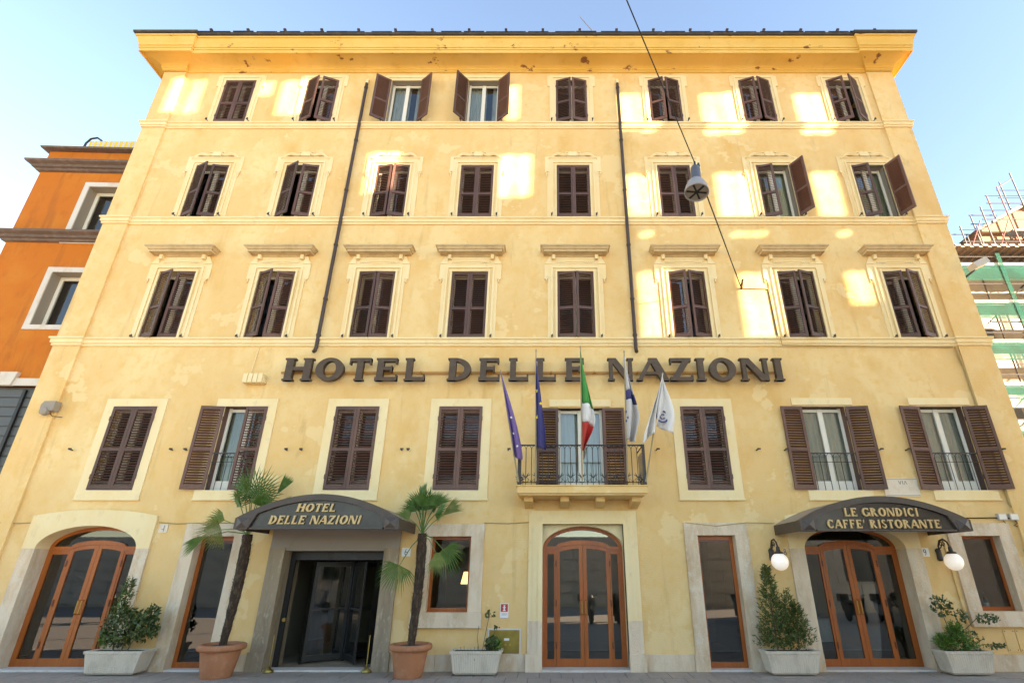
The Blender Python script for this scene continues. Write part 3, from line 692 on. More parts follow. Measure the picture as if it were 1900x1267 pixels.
# ================================================================ CANOPIES
def canopy(xc, w, proj, zb, peak, label, lines, slant):
    root = empty('entrance_canopy', (xc, 0, zb)); tag(root, label, 'canopy')
    hw = w/2; ear = .30; eh = .20; n = 24; y0 = -proj
    top = [(-hw, eh)] + [(-hw+ear*.0 + u, v) for u, v in []]
    def ztop(x):
        t = abs(x)/hw; return eh + (peak-zb-eh)*(1-t**2.0)*1.0
    xs = [-hw + 2*hw*k/n for k in range(n+1)]
    ups = [(x, ztop(x)) for x in xs]
    ins = [(x, max(.09 if abs(x) < hw-ear else .0, ztop(x)-.12)) for x in xs]
    # front rim: arched band with square ears
    b = MB()
    lo = []
    for x, z in ups:
        lo.append((x, 0.0) if abs(x) > hw-ear else (x, max(.0, z-.115)))
    b.strip(ups, lo, y0, y0+.16)
    for sg in (-1, 1):
        xa = sg*(hw-ear/2-.005); zc_ = .115
        b.add([(xa-.115,y0-.003,.02),(xa+.115,y0-.003,.02),(xa+.115,y0-.003,.21),(xa-.115,y0-.003,.21),(xa,y0-.05,zc_)], [(0,1,4),(1,2,4),(2,3,4),(3,0,4)])
    rim = b.build('rim', M['canopy'], root)
    # flanks
    for sg in (-1, 1): MB().box(min(sg*hw,sg*(hw-.03)), max(sg*hw,sg*(hw-.03)), y0+.161, 0, 0, eh-.006).build('side', M['canopy'], root)
    # vaulted top
    b = MB()
    for (xa,za),(xb,zb_) in zip(ups, ups[1:]): b.add([(xa,y0+.161,za-.004),(xb,y0+.161,zb_-.004),(xb,0,zb_-.004),(xa,0,za-.004),(xa,y0+.161,za-.03),(xb,y0+.161,zb_-.03),(xb,0,zb_-.03),(xa,0,za-.03)], [(0,1,2,3),(7,6,5,4)])
    b.build('vault', M['canopy_top'], root)
    # recessed sign panel with bottom ledge
    pi = [(x, ztop(x)-.118) for x in xs if abs(x) <= hw-ear]
    b = MB().prism([(-hw+ear,.03)]+[(hw-ear,.03)]+pi[::-1], y0+.06, y0+.09); pan = b.build('sign_panel', M['panel'], root)
    MB().box(-hw+ear+.002, hw-ear-.002, y0-.005, y0+.12, 0, .028).build('ledge', M['canopy'], root)
    MB().box(-hw+.03, hw-.03, y0+.165, 0, -.012, .0).build('soffit', M['taupe'], root) if False else None
    for (txt, xa, xb, z0, h) in lines:
        text_line(root, txt, xa-xc, xb-xc, z0-zb, h, y0+.02, y0+.058, M['gold'], slant)
    return root
canopy(-4.40, 3.10, 1.33, 2.48, 3.12, 'dark arched metal canopy with gold letters HOTEL DELLE NAZIONI over the revolving door',
       [('HOTEL', -4.847, -4.097, 2.797, 0.148), ('DELLE NAZIONI', -5.333, -3.593, 2.573, 0.155)], .22)
canopy(6.35, 3.24, 1.27, 2.45, 3.09, "dark arched metal canopy with gold letters LE GRONDICI CAFFE' RISTORANTE",
       [('LE GRONDICI', 5.62, 7.04, 2.719, 0.153), ("CAFFE' RISTORANTE", 5.251, 7.409, 2.505, 0.153)], 0)

# ================================================================ FLAGS
def flag(base, top, label, cloth, group='flags on the balcony'):
    root = empty('flag', base); tag(root, label, 'flag', group)
    B = Vector(base); T = Vector(top)-B
    MB().tube([(0,0,0), T], [.018,.012], 7).tube([T*.995, T*1.012], [.022,.012], 6).build('pole', M['pole'], root)
    return root, T
def cloth_mesh(T, t0, length, spread, dirx, fold, cols, root, tail=0, twist=0, seed=0):
    """limp cloth hanging from the pole top; cols = [(fraction, material)] down the length"""
    rnd = random.Random(seed); n = 26; m = 14; rows = []
    A = T*t0
    for i in range(n+1):
        s = i/n; row = []
        zc = A.z - length*s
        # the hoist edge follows the pole, then drops free
        tt = zc/T.z
        hx, hy = (T.x*tt, T.y*tt) if tt > .25 else (T.x*.25, T.y*.25)
        wdt = spread*(math.sin(min(1, s*1.25)*math.pi*.5)**1.3) * (1 - tail*max(0, s-.6)*2.2)
        for j in range(m+1):
            q = j/m
            x = hx + dirx*q*wdt + .012*math.sin(9*s+j*.8+seed)*s
            y = hy - .03 - 1.5*fold*math.sin(q*math.pi*2.6 + s*2.0 + seed)*(.35+s)*.8 - q*wdt*.15
            z = zc - q*wdt*.95*(1 - .45*s) + .02*math.sin(q*7+seed)
            row.append((x, y, z))
        rows.append(row)
    prev = 0
    for frac, mm in cols:
        b = MB(); i0, i1 = int(round(prev*n)), int(round(frac*n))
        vs = []; w = m+1
        for i in range(i0, i1+1): vs += rows[i]
        fs = [(r*w+j, r*w+j+1, (r+1)*w+j+1, (r+1)*w+j) for r in range(i1-i0) for j in range(m)]
        b.add(vs, fs); o = b.build('cloth', mm, root, True)
        md = o.modifiers.new('thick', 'SOLIDIFY'); md.thickness = .006
        prev = frac
    return rows
def star(rows, i, j, r, root, m):
    c = Vector(rows[i][j]); pts = [(c.x+rr*math.sin(a), c.z+rr*math.cos(a)) for k in range(10) for a, rr in [(math.pi*k/5, r if k%2==0 else r*.42)]]
    MB().prism(pts, c.y-.035, c.y-.028).build('star', m, root)
YB = -.80
root, T = flag((-.65,YB,3.43), (-1.03,-1.5,5.57), 'furled violet flag on an outward leaning pole at the balcony corner', None)
rows = cloth_mesh(T, .98, 1.62, .20, 1, .05, [(1, M['violet'])], root, .2, seed=1)
for i, j, r in ((13,8,.035),(18,6,.03),(22,9,.03)): star(rows, i, j, r, root, M['wcloth'])
root, T = flag((-.295,YB,3.45), (-.30,-1.5,6.02), 'dark blue flag with yellow stars hanging limp on the balcony railing', None)
rows = cloth_mesh(T, .93, 1.72, .17, 1, .055, [(1, M['blue'])], root, -.3, seed=2)
for i, j, r in ((9,5,.05),(17,3,.05),(13,10,.04)): star(rows, i, j, r, root, M['star'])
root, T = flag((.657,YB,3.45), (.64,-1.5,6.11), 'green white and red tricolour flag hanging in the middle of the balcony', None)
rows = cloth_mesh(T, .955, 1.95, .31, 1, .08, [(.50, M['green']),(.70, M['wcloth']),(1, M['red'])], root, 1.0, seed=3)
root, T = flag((1.58,YB,3.45), (1.56,-1.5,6.0), 'grey white flag with dark blue patches drooping on the balcony', None)
rows = cloth_mesh(T, .95, 1.62, .27, 1, .09, [(.38, M['gcloth']),(.50, M['blue']),(1, M['gcloth'])], root, .5, seed=4)
for i, j in ((17,1),(19,2),(20,1)): star(rows, i, j, .04, root, M['blue'])
root, T = flag((1.95,YB,3.43), (2.33,-1.5,5.51), 'white flag with round dark emblem on an outward leaning pole at the balcony corner', None)
rows = cloth_mesh(T, .98, 1.12, .50, -.55, .10, [(1, M['wcloth'])], root, .0, seed=5)
rows2 = cloth_mesh(T, .97, .95, .34, 1, .06, [(1, M['wcloth'])], root, .0, seed=6)
c = Vector(rows2[20][5])
b = MB().strip(arc(c.x,c.z,.13,.13,0,360,20), arc(c.x,c.z,.10,.10,0,360,20), c.y-.075, c.y-.068); b.build('emblem', M['blue'], root)
b = MB().strip(arc(c.x,c.z,.06,.06,40,330,10), arc(c.x,c.z,.035,.035,40,330,10), c.y-.075, c.y-.068); b.build('emblem', M['blue'], root)

# ================================================================ WALL FITTINGS
def wall_lamp(x, z, label):
    root = empty('wall_lamp', (x, 0, z)); tag(root, label, 'lamp', 'globe lamps beside the restaurant')
    MB().lathe([(.035,-.13),(.055,-.10),(.05,0),(.055,.08),(.02,.12)], (0,-.03,0), 12).build('wall_plate', M['iron'], root)
    b = MB().tube([(0,-.05,.02),(0,-.07,.16),(0,-.14,.26),(0,-.26,.28),(0,-.36,.22),(0,-.40,.12)], .017, 7)
    b.tube([(0,-.08,.10),(0,-.15,.14),(0,-.20,.20),(0,-.16,.24),(0,-.12,.20),(0,-.15,.16)], .011, 6); b.tube([(0,-.22,.24),(0,-.27,.20),(0,-.24,.15),(0,-.20,.18)], .010, 6)
    b.build('bracket', M['iron'], root)
    MB().lathe([(.02,.14),(.035,.12),(.04,.05),(.085,.03),(.09,0)], (0,-.40,0), 16).build('cap', M['iron'], root)
    o = MB().lathe([(.02,.0)]+[(.165*math.sin(R(t)), -.145+.165*math.cos(R(t))) for t in range(30,181,10)], (0,-.40,0), 24).build('globe', M['globe'], root, True)
wall_lamp(4.58, 2.08, 'white globe wall lamp on iron bracket above the feathery conifer')
wall_lamp(8.05, 2.08, 'white globe wall lamp on iron bracket between restaurant arch and shop window')
wall_lamp(9.90, 2.08, 'white globe wall lamp on iron bracket past the shop window at the building end')
def plate(name, x0, x1, z0, z1, m, label, cat, y=-.02):
    root = empty(name, ((x0+x1)/2, 0, (z0+z1)/2)); tag(root, label, cat)
    w, h = (x1-x0)/2, (z1-z0)/2
    MB().box(-w, w, y, 0, -h, h).build('plate', m, root); return root, w, h
def digit(b, d, xc, zc, h, y):
    r = h*.25
    if d == 6: b.strip(arc(xc,zc-h*.2,r,r*1.15,0,360,18), arc(xc,zc-h*.2,r*.6,r*.75,0,360,18), y-.004, y); b.strip(arc(xc+r*.5,zc-h*.2,r*1.5,h*.72,100,180,8), arc(xc+r*.5,zc-h*.2,r*1.1,h*.66,100,180,8), y-.003, y)
    if d == 8: b.strip(arc(xc,zc-h*.23,r,r*1.1,0,360,18), arc(xc,zc-h*.23,r*.6,r*.7,0,360,18), y-.004, y); b.strip(arc(xc,zc+h*.25,r*.82,r*.95,0,360,18), arc(xc,zc+h*.25,r*.5,r*.6,0,360,18), y-.003, y)
    if d == 9: b.strip(arc(xc,zc+h*.2,r,r*1.15,0,360,18), arc(xc,zc+h*.2,r*.6,r*.75,0,360,18), y-.004, y); b.strip(arc(xc-r*.5,zc+h*.2,r*1.5,h*.72,-80,0,8), arc(xc-r*.5,zc+h*.2,r*1.1,h*.66,-80,0,8), y-.003, y)
    if d == 4: b.box(xc+.01,xc+.028,y-.004,y,zc-h/2,zc+h/2).box(xc-r,xc+r,y-.0035,y,zc-h*.2,zc-h*.1)
for d, x, z, mm in ((6,-2.99,2.125,'sign_white'),(8,4.87,2.125,'plaster'),(9,7.77,2.12,'sign_white'),(4,-8.17,2.59,'marble')):
    root, w, h = plate('house_number', x-.09, x+.09, z-.085, z+.085, M[mm], {6:'small white house number 6 beside the revolving door',8:'dark house number 8 painted beside the conifer',9:'white house number plate 9 right of the restaurant arch',4:'faint marble number plate beside the big arched doorway'}[d], 'sign')
    b = MB(); digit(b, d, 0, 0, .12, -.0205); b.build('digit', M['sign_blue'] if d != 4 else M['print_grey'], root)
root, w, h = plate('street_plaque', 7.25, 8.01, 3.235, 3.625, M['marble'], 'weathered marble street plaque with faint word VIA above the restaurant canopy', 'sign', -.025)
b = MB(); y = -.0255
b.prism([(-.04,.14),(-.025,.14),(-.005,.06),(-.015,.06)], y-.003, y); b.prism([(.015,.14),(.03,.14),(-.004,.06),(-.0145,.06)], y-.0025, y)
b.box(.045,.062,y-.003,y,.06,.14); b.prism([(.08,.06),(.093,.06),(.118,.14),(.106,.14)], y-.003, y); b.prism([(.135,.06),(.15,.06),(.119,.14),(.107,.14)], y-.0025, y)
b.build('lettering', M['print_grey'], root)
MB().box(-w+.02,w-.02,y-.004,y,-h+.02,-h+.03).box(-w+.02,w-.02,y-.004,y,h-.03,h-.02).build('border', M['print_grey'], root)
root, w, h = plate('hydrant_sign', -1.0, -.835, .91, 1.17, M['sign_white'], 'small white and red fire hydrant sign on the yellow wall', 'sign', -.012)
MB().box(-w+.012,w-.012,-.0145,-.0121,-.02,h-.012).build('red_field', M['sign_red'], root)
b = MB().box(-.015,.015,-.017,-.0146,.0,.085).box(-.03,.03,-.0168,-.0146,.05,.062).box(-.028,.028,-.0166,-.0146,-.005,.008).box(-.018,.018,-.0164,-.0146,.088,.1); b.build('symbol', M['sign_white'], root)
MB().box(-.05,.05,-.0135,-.0121,-.06,-.052).box(-.05,.05,-.0135,-.0121,-.08,-.074).build('print', M['print_grey'], root)
root, w, h = plate('meter_cabinet', -1.23, -.575, .27, .73, M['pale_stone'], 'brass coloured metal cabinet door set low in the wall', 'cabinet', -.02)
MB().box(-w+.035,w-.03,-.028,-.02,-h+.03,h-.03).build('door', M['gasbox'], root)
b = MB().box(0,.10,-.031,-.0281,.02,.06); b.build('sticker', M['sign_white'], root)
for x in (.03,.12): MB().lathe([(.02,0),(.02,.012)], (x,-.0281,-.05), 12, Matrix.Rotation(R(90),3,'X')).build('lock', M['brass'], root)
for k in range(2):
    root, w, h = plate('cover_plate', 8.9+k*.24, 9.12+k*.24, .33, .71, M['plaster'], 'flat yellow cover plate under the restaurant shop window', 'panel', -.018)
    root['group'] = 'cover plates under the shop window'
    for a in (-1,1):
        for c in (-1,1): MB().lathe([(.008,0),(.008,.006)], (a*(w-.03),-.018,c*(h-.03)), 8, Matrix.Rotation(R(90),3,'X')).build('screw', M['iron'], root)
for x0, x1, lb in ((9.50,9.68,'pale square junction box on the wall cable'),(9.75,9.93,'pale junction box tangled with loose cables')):
    root, w, h = plate('junction_box', x0, x1, 2.75, 2.885, M['plastic'], lb, 'electrical box', -.07)
    MB().box(-w+.015,w-.015,-.075,-.0701,-h+.015,h-.015).build('lid', M['white'], root)
    MB().tube([(0,-.04,-h),(.03,-.05,-h-.06),(-.03,-.03,-h-.10),(.05,-.03,-h-.14)], .008, 5).build('cable', M['cable'], root)
def run(name, pts, r, m, label, cat='cable'):
    return tag(MB().tube(pts, r, 6).build(name, m), label, cat)
run('wall_cable', [(7.8,-.02,2.79),(8.3,-.02,2.79),(9.5,-.02,2.80),(9.75,-.03,2.79)], .013, M['cable'], 'dark cable running to the pale junction boxes')
run('conduit', [(9.78,-.075,6.72),(9.86,-.03,6.2),(9.86,-.03,3.1),(9.93,-.03,2.9),(9.93,-.03,1.1)], .028, M['conduit'], 'brown painted conduit down the right end of the wall', 'pipe')
run('conduit', [(8.22,-.03,2.4),(8.26,-.03,.4)], .022, M['plaster'], 'yellow painted conduit beside the restaurant shop window', 'pipe')
run('wall_cable', [(5.55,-.02,8.34),(5.58,-.02,7.0),(5.58,-.12,6.95),(5.58,-.13,6.74),(9.75,-.03,6.73)], .012, M['conduit'], 'thin cable under the string course below the shuttered windows')
run('wall_cable', [(XL+.3,-.07,2.70),(-11.3,-.012,2.69),(-10.96,-.012,2.70)], .010, M['conduit'], 'thin cable on the wall left of the arched doorway')
run('wall_cable', [(-8.3,-.012,2.71),(-7.9,-.012,2.68),(-7.2,-.012,2.70),(-6.4,-.012,2.69)], .010, M['conduit'], 'thin cable on the wall between arched doorway and canopy')
run('wall_cable', [(-1.4,-.012,2.70),(-.9,-.012,2.685),(-.46,-.012,2.71)], .010, M['conduit'], 'thin cable left of the middle portal')
run('wall_cable', [(2.85,-.06,2.70),(3.5,-.06,2.63),(4.15,-.06,2.70),(4.75,-.012,2.69)], .008, M['conduit'], 'thin sagging cable above the narrow door towards the restaurant')
siren = empty('alarm_siren', (-11.45,-.06,5.1)); tag(siren, 'grey alarm horn on the left corner of the wall', 'siren')
MB().prism([(-.13,0),(.16,.0),(.17,.22),(-.09,.22),(-.14,.14)], -.16, 0).build('housing', M['taupe'], siren)
MB().lathe([(.06,0),(.09,.05),(.085,.14),(.03,.16)], (-.02,-.05,-.02), 14, Matrix.Rotation(R(90),3,'X')).build('horn', M['taupe'], siren)
MB().tube([(.0,-.03,-.02),(.08,-.02,-.10),(.3,0,-.12)], .008, 5).build('cable', M['cable'], siren)

# ---- hanging street lamp on its span wire
LX = Vector((2.73,-4.0,8.72))
A0 = Vector((4.88,0,8.36)); A1 = Vector((-2.34,-13.0,9.48))
wire = empty('span_wire', A0); tag(wire, 'thin black span wire crossing the street from the wall hook', 'cable')
MB().tube([Vector((0,0,0)), LX-A0+Vector((0,0,.12))], .014, 5).tube([LX-A0+Vector((0,0,.12)), A1-A0], .010, 5).build('strand', M['cable'], wire)
MB().tube([(0,0,0),(-.03,-.1,.02),(-.08,-.35,.06)], .03, 6).build('turnbuckle', M['iron'], wire)
MB().tube([(0,-.015,0),(.62,-.015,-.02),(.66,-.015,-.05),(.67,-.015,-1.3)], .010, 5).build('feed_cable', M['cable'], wire)
lamp = empty('street_lamp', LX); tag(lamp, 'grey bell shaped street lamp hanging from the span wire', 'lamp')
tilt = Matrix.Rotation(R(-8), 3, 'X') @ Matrix.Rotation(R(6), 3, 'Y')
MB().tube([(0,0,.14),(0,0,-.02)], .02, 6).tube([(.07,0,.10),(.05,0,-.03)], .022, 6).box(-.04,.09,-.02,.02,.02,.05).build('hanger', M['iron'], lamp)
MB().lathe([(.06,0),(.085,-.02),(.09,-.10),(.10,-.36),(.12,-.38)], (0,0,0), 20, tilt).build('housing', M['lamp_grey'], lamp, True)
o = MB().lathe([(.115,-.37),(.15,-.42),(.19,-.52),(.215,-.62),(.22,-.68),(.205,-.68),(.20,-.63)], (0,0,0), 28, tilt).build('shade', M['lamp_white'], lamp, True)
MB().lathe([(.20,-.655),(.10,-.66),(.01,-.662)], (0,0,0), 24, tilt).build('diffuser', M['taupe'], lamp)
b = MB()
for k in range(3): b.obox((tilt.to_4x4()) @ Matrix.Translation((0,0,-.664)) @ Matrix.Rotation(R(60*k),4,'Z'), .36, .035, .012)
b.build('reflector_rib', M['black'], lamp)

# ---- television aerial on the roof
ant = empty('roof_aerial', (1.5,.8,17.05)); tag(ant, 'thin television aerial rising above the roof edge', 'aerial')
MB().tube([(0,0,0),(0,0,1.98)], .018, 6).build('mast', M['steel'], ant)
b = MB().tube([(.10,0,1.82),(-.43,0,2.76)], .014, 5)
for k in range(12):
    t = k/11; w_ = .17-.07*t; cxx, czz = .10-.53*t, 1.82+.94*t
    b.tube([(cxx-w_*.5,-w_*.8,czz-w_*.28),(cxx+w_*.5,w_*.8,czz+w_*.28)], .008, 4)
b.build('boom', M['steel'], ant)

# ================================================================ PLANTS
def palm_frond(parent, origin, out, azim, elev, length, fan, droop, m, seed, roll=0):
    """fan palm leaf: petiole plus a fan of narrow folded blades"""
    rnd = random.Random(seed)
    d = Vector((math.cos(R(azim))*math.cos(R(elev)), math.sin(R(azim))*math.cos(R(elev)), math.sin(R(elev))))
    side = d.cross(Vector((0,0,1))); side = side.normalized() if side.length > .1 else Vector((1,0,0))
    o = Vector(origin); tip = o + d*out + Vector((0,0,-.10*out*droop))
    b = MB().tube([o, o+d*out*.5+Vector((0,0,.03)), tip], [.012,.009,.008], 5)
    d2 = (d + Vector((0,0,-.55*droop))).normalized(); up = side.cross(d2).normalized(); side = d2.cross(up).normalized()
    side, up = side*math.cos(R(roll))+up*math.sin(R(roll)), up*math.cos(R(roll))-side*math.sin(R(roll))
    n = 25
    for k in range(n):
        a = R(-fan/2 + fan*k/(n-1)); L = length*(.72+.28*math.cos(a*.8))*rnd.uniform(.86,1.06)
        v = d2*math.cos(a)+side*math.sin(a); w = side*math.cos(a)-d2*math.sin(a)
        hw = .0125; ridge = up*.009
        p1 = tip+v*L*.55-up*.03*droop*abs(math.sin(a)); p2 = tip+v*L+Vector((0,0,-1))*L*(.04+.17*droop*rnd.uniform(.4,1.2))
        b.add([tip, p1-w*hw-ridge, p1+ridge*.4, p1+w*hw-ridge, p2], [(0,1,2),(0,2,3),(1,4,2),(2,4,3)])
    b.build('frond', m, parent)
def potted_palm(x, y, s, trunk_h, fronds, label, seed):
    root = empty('potted_palm', (x, y, 0)); tag(root, label, 'plant')
    b = MB().lathe([(.25*s,0),(.26*s,.02),(.30*s,.22),(.335*s,.40),(.345*s,.405),(.34*s,.42),(.40*s,.44),(.415*s,.475),(.405*s,.52),(.375*s,.535),(.34*s,.53),(.32*s,.46),(.02,.45)], (0,0,0), 36)
    o = b.build('pot', M['terracotta'], root); smooth_angle(o, 50)
    MB().lathe([(.325*s,.47),(.2*s,.50),(.02,.515)], (0,0,0), 24).build('soil', M['soil'], root, True)
    rnd = random.Random(seed); pts = []; rs = []
    for k in range(24):
        t = k/23; pts.append((.05*math.sin(t*2.5)*s, .0, .45+trunk_h*t)); rs.append((.062+.035*math.sin(min(1,t*1.3)*math.pi*.5)*(1 if t<.9 else .8)+rnd.uniform(-.007,.007)))
    b = MB().tube(pts, rs, 12)
    for k in range(420):
        t = rnd.random()**.8; i = min(22, int(t*23)); c = Vector(pts[i]); a = rnd.uniform(0, 6.28); r = rs[i]
        q = c + Vector((math.cos(a)*r*.9, math.sin(a)*r*.9, rnd.uniform(0,.05))); e = q + Vector((math.cos(a)*.05, math.sin(a)*.05, rnd.uniform(-.03,.09)))*rnd.uniform(.5,1.3)
        w = Vector((-math.sin(a), math.cos(a), 0))*.014
        b.add([q-w, q+w, e], [(0,1,2)])
    b.build('trunk', M['bark'], root)
    top = pts[-1]
    for k, (az, el, out, L, fan, dr, mm, ro) in enumerate(fronds):
        palm_frond(root, (top[0], top[1], top[2]-.03+.05*random.random()), out, az, el, L, fan, dr, M[mm], seed*31+k, ro)
    return root
potted_palm(-6.06, -.62, 1.0, 1.98, [(95,84,.84,.62,270,.12,'palm',0),(268,80,.86,.62,260,.2,'palm',8),(90,78,.70,.55,230,.2,'palm',-12),(205,74,.84,.50,220,.3,'palm',-30),(150,76,.80,.48,220,.3,'palm',25),(20,64,.86,.46,34,.0,'palm',60),
     (-8,42,.62,.50,26,.15,'palm_dry',60),(178,30,.62,.44,80,.6,'palm_dry',75),(196,12,.50,.52,170,.9,'palm_dry',-55),(182,2,.82,.46,50,1.0,'palm',70),(230,66,.62,.40,180,.4,'palm',10),(330,68,.60,.34,150,.4,'palm',20)],
     'tall potted fan palm in terracotta pot, between the narrow door and revolving door', 3)
potted_palm(-2.58, -.62, .96, 2.0, [(70,80,.56,.46,130,.2,'palm',60),(150,64,.52,.44,110,.5,'palm',70),(170,48,.46,.42,130,.9,'palm_dry',60),(15,46,.52,.50,46,.25,'palm_dry',60),(335,55,.46,.42,140,.8,'palm',-50),(110,72,.58,.44,50,.1,'palm',80),
     (250,66,.46,.40,140,.7,'palm',40),(-22,-24,.56,.50,180,1.2,'palm',-70),(205,-52,.62,.50,170,1.1,'palm',70),(-30,-36,.48,.36,110,1.3,'palm_dry',-60),(60,64,.50,.38,110,.4,'palm',50),(130,80,.62,.44,40,.1,'palm',80),(92,76,.50,.46,150,.2,'palm',10),(265,72,.52,.46,160,.4,'palm',-10),(130,66,.56,.44,90,.3,'palm',40),(50,66,.56,.46,80,.3,'palm',-40)],
     'tall potted fan palm in terracotta pot between the revolving door and shop window', 5)
def planter(x, y, w, d, h):
    """ribbed trough, wider at the rim, rounded lower edge"""
    b = MB(); n = int(w/.022); out = []
    def ringpts(f, z, ins):
        hw, hd = w/2*f-ins, d/2*f-ins; pts = []
        for k in range(n+1): pts.append((-hw+2*hw*k/n, -hd-(.006 if k%2 else 0), z))
        m_ = max(6, n//2)
        for k in range(1, m_+1): pts.append((hw+(.006 if k%2 else 0), -hd+2*hd*k/m_, z))
        for k in range(1, n+1): pts.append((hw-2*hw*k/n, hd, z))
        for k in range(1, m_): pts.append((-hw-(.006 if k%2 else 0), hd-2*hd*k/m_, z))
        return pts
    rings = [ringpts(.84,.015,.03), ringpts(.87,.05,.0), ringpts(.99,h-.05,.0), ringpts(1.02,h-.045,-.008), ringpts(1.03,h,-.008), ringpts(.96,h,.02), ringpts(.94,h-.05,.02)]
    L = len(rings[0]); vs = [p for r in rings for p in r]
    fs = [(i*L+k, i*L+(k+1)%L, (i+1)*L+(k+1)%L, (i+1)*L+k) for i in range(len(rings)-1) for k in range(L)]
    fs.append(tuple(range(L-1,-1,-1))); fs.append(tuple(range((len(rings)-1)*L, len(rings)*L)))
    b.add(vs, fs); return b
def leaf_cloud(b, rnd, n, size, sampler, long=1.7):
    for _ in range(n):
        c, nrm = sampler(rnd); c = Vector(c)
        a = Vector((rnd.gauss(0,1), rnd.gauss(0,1), rnd.gauss(.3,1))).normalized(); w = a.cross(Vector((rnd.gauss(0,1),rnd.gauss(0,1),rnd.gauss(0,1)))).normalized()
        s = size*rnd.uniform(.6,1.3)
        b.add([c-a*s*long*.5, c+w*s*.5, c+a*s*long*.5, c-w*s*.5+a*s*.1], [(0,1,2,3)])
def blob(cx, cy, cz, rx, ry, rz, hollow=.45):
    def f(rnd):
        v = Vector((rnd.gauss(0,1), rnd.gauss(0,1), rnd.gauss(0,1))).normalized(); r = hollow+(1-hollow)*rnd.random()**.6
        return (cx+v.x*rx*r, cy+v.y*ry*r, cz+v.z*rz*r), v
    return f
def shrub_planter(x, w, parts, label, seed, h=.40):
    root = empty('planted_trough', (x, -.34, 0)); tag(root, label, 'planter')
    planter(0, 0, w, .40, h).build('trough', M['concrete'], root)
    MB().box(-w/2+.04, w/2-.04, -.16, .16, h-.08, h-.02).build('soil', M['soil'], root)
    rnd = random.Random(seed)
    for name, m, items in parts:
        b = MB()
        for it in items:
            if it[0] == 'c': leaf_cloud(b, rnd, it[1], it[2], it[3], it[4] if len(it) > 4 else 1.7)
            elif it[0] == 't': b.tube(it[1], it[2], 5)
            elif it[0] == 'cone':
                _, nb, hh, rb, z0, x0_ = it
                for k in range(nb):
                    t = rnd.random()**.85; z = z0 + hh*t; r = rb*(1-t)**.8*rnd.uniform(.45,1.35)+.03; a = rnd.uniform(0,6.283)
                    tip = Vector((x0_+r*math.cos(a), r*.8*math.sin(a), z+.10)); st_ = Vector((x0_+.03*math.cos(a), .03*math.sin(a), z-.06))
                    for q in range(11):
                        e = st_.lerp(tip, .25+.75*q/10) + Vector((rnd.gauss(0,.015),rnd.gauss(0,.015),rnd.gauss(0,.015)))
                        dd = Vector((math.cos(a+rnd.gauss(0,.8)), math.sin(a+rnd.gauss(0,.8)), rnd.uniform(.1,.9))).normalized(); ww = dd.cross(Vector((rnd.gauss(0,1),rnd.gauss(0,1),rnd.gauss(0,1)))).normalized()*.011
                        b.add([e-ww, e+ww, e+dd*rnd.uniform(.04,.085)], [(0,1,2)])
        b.build(name, M[m], root)
    return root
def spray(rnd_seed, x, y, z, dx, dz, n, sz):
    r = random.Random(rnd_seed); pts = [(x,y,z),(x+dx*.5,y-.03,z+dz*.6),(x+dx,y-.05,z+dz)]
    return pts
shrub_planter(-8.10, 1.04, [
    ('stems','twig',[('t',[(-.15,0,.35),(-.22,0,.8),(-.2,0,1.3)],.014),('t',[(.1,0,.35),(.25,-.02,.75),(.42,-.04,1.05)],.012),('t',[(.0,0,.35),(.05,0,.9)],.012)]),
    ('dark_foliage','leaf',[('c',900,.045,blob(-.12,0,.78,.36,.26,.36)),('c',420,.045,blob(.30,0,.80,.26,.2,.30)),('c',160,.05,blob(.42,-.04,1.0,.14,.12,.2)),('c',110,.045,blob(.5,-.02,.72,.14,.12,.14))]),
    ('bright_foliage','leaf_b',[('cone',26,.22,.16,.42,-.36),('c',60,.04,blob(-.22,0,1.25,.1,.1,.18))]),
    ('tip_foliage','conifer',[('cone',60,.65,.2,.9,-.2)])],
    'ribbed concrete trough with dense dark leafy bush beside the arched doorway', 11)
shrub_planter(-1.39, .92, [
    ('stems','twig',[('t',[(.1,0,.33),(.16,0,.7),(.22,0,1.02)],.006),('t',[(.05,0,.33),(.0,0,.6),(.02,0,.8)],.005),('t',[(-.1,-.12,.36),(-.05,-.18,.33),(.0,-.2,.25)],.005),('t',[(.2,0,.33),(.3,0,.65),(.38,0,.78)],.005)]
        +[('t',[(-.4+.06*k,-.1+.02*(k%3),.36),(-.42+.065*k,-.12,.42+.02*(k%4))],.004) for k in range(12)]),
    ('foliage','leaf',[('c',190,.045,blob(.30,-.02,.50,.15,.12,.14)),('c',30,.045,blob(.22,0,1.0,.12,.08,.06)),('c',14,.04,blob(.36,0,.78,.06,.05,.05))]),
    ('bright_foliage','leaf_b',[('c',45,.045,blob(.38,-.04,.50,.12,.1,.1))])],
    'ribbed concrete trough with a few sparse sprigs beside the brass cabinet', 12)
shrub_planter(4.50, .98, [
    ('trunk','twig',[('t',[(-.2,0,.35),(-.2,0,1.3)],.018),('t',[(.2,0,.35),(.25,0,.9)],.012)]),
    ('conifer_foliage','conifer',[('cone',210,1.36,.30,.42,-.2),('cone',70,.7,.30,.45,-.05),('cone',60,.95,.16,.40,.12),('cone',110,.70,.24,.45,.26),('cone',30,.35,.2,.42,-.42)]),
    ('dark_foliage','leaf',[('c',260,.035,blob(.02,0,.62,.42,.22,.26))])],
    'ribbed concrete trough with tall feathery conifer under the wall lamp', 13)
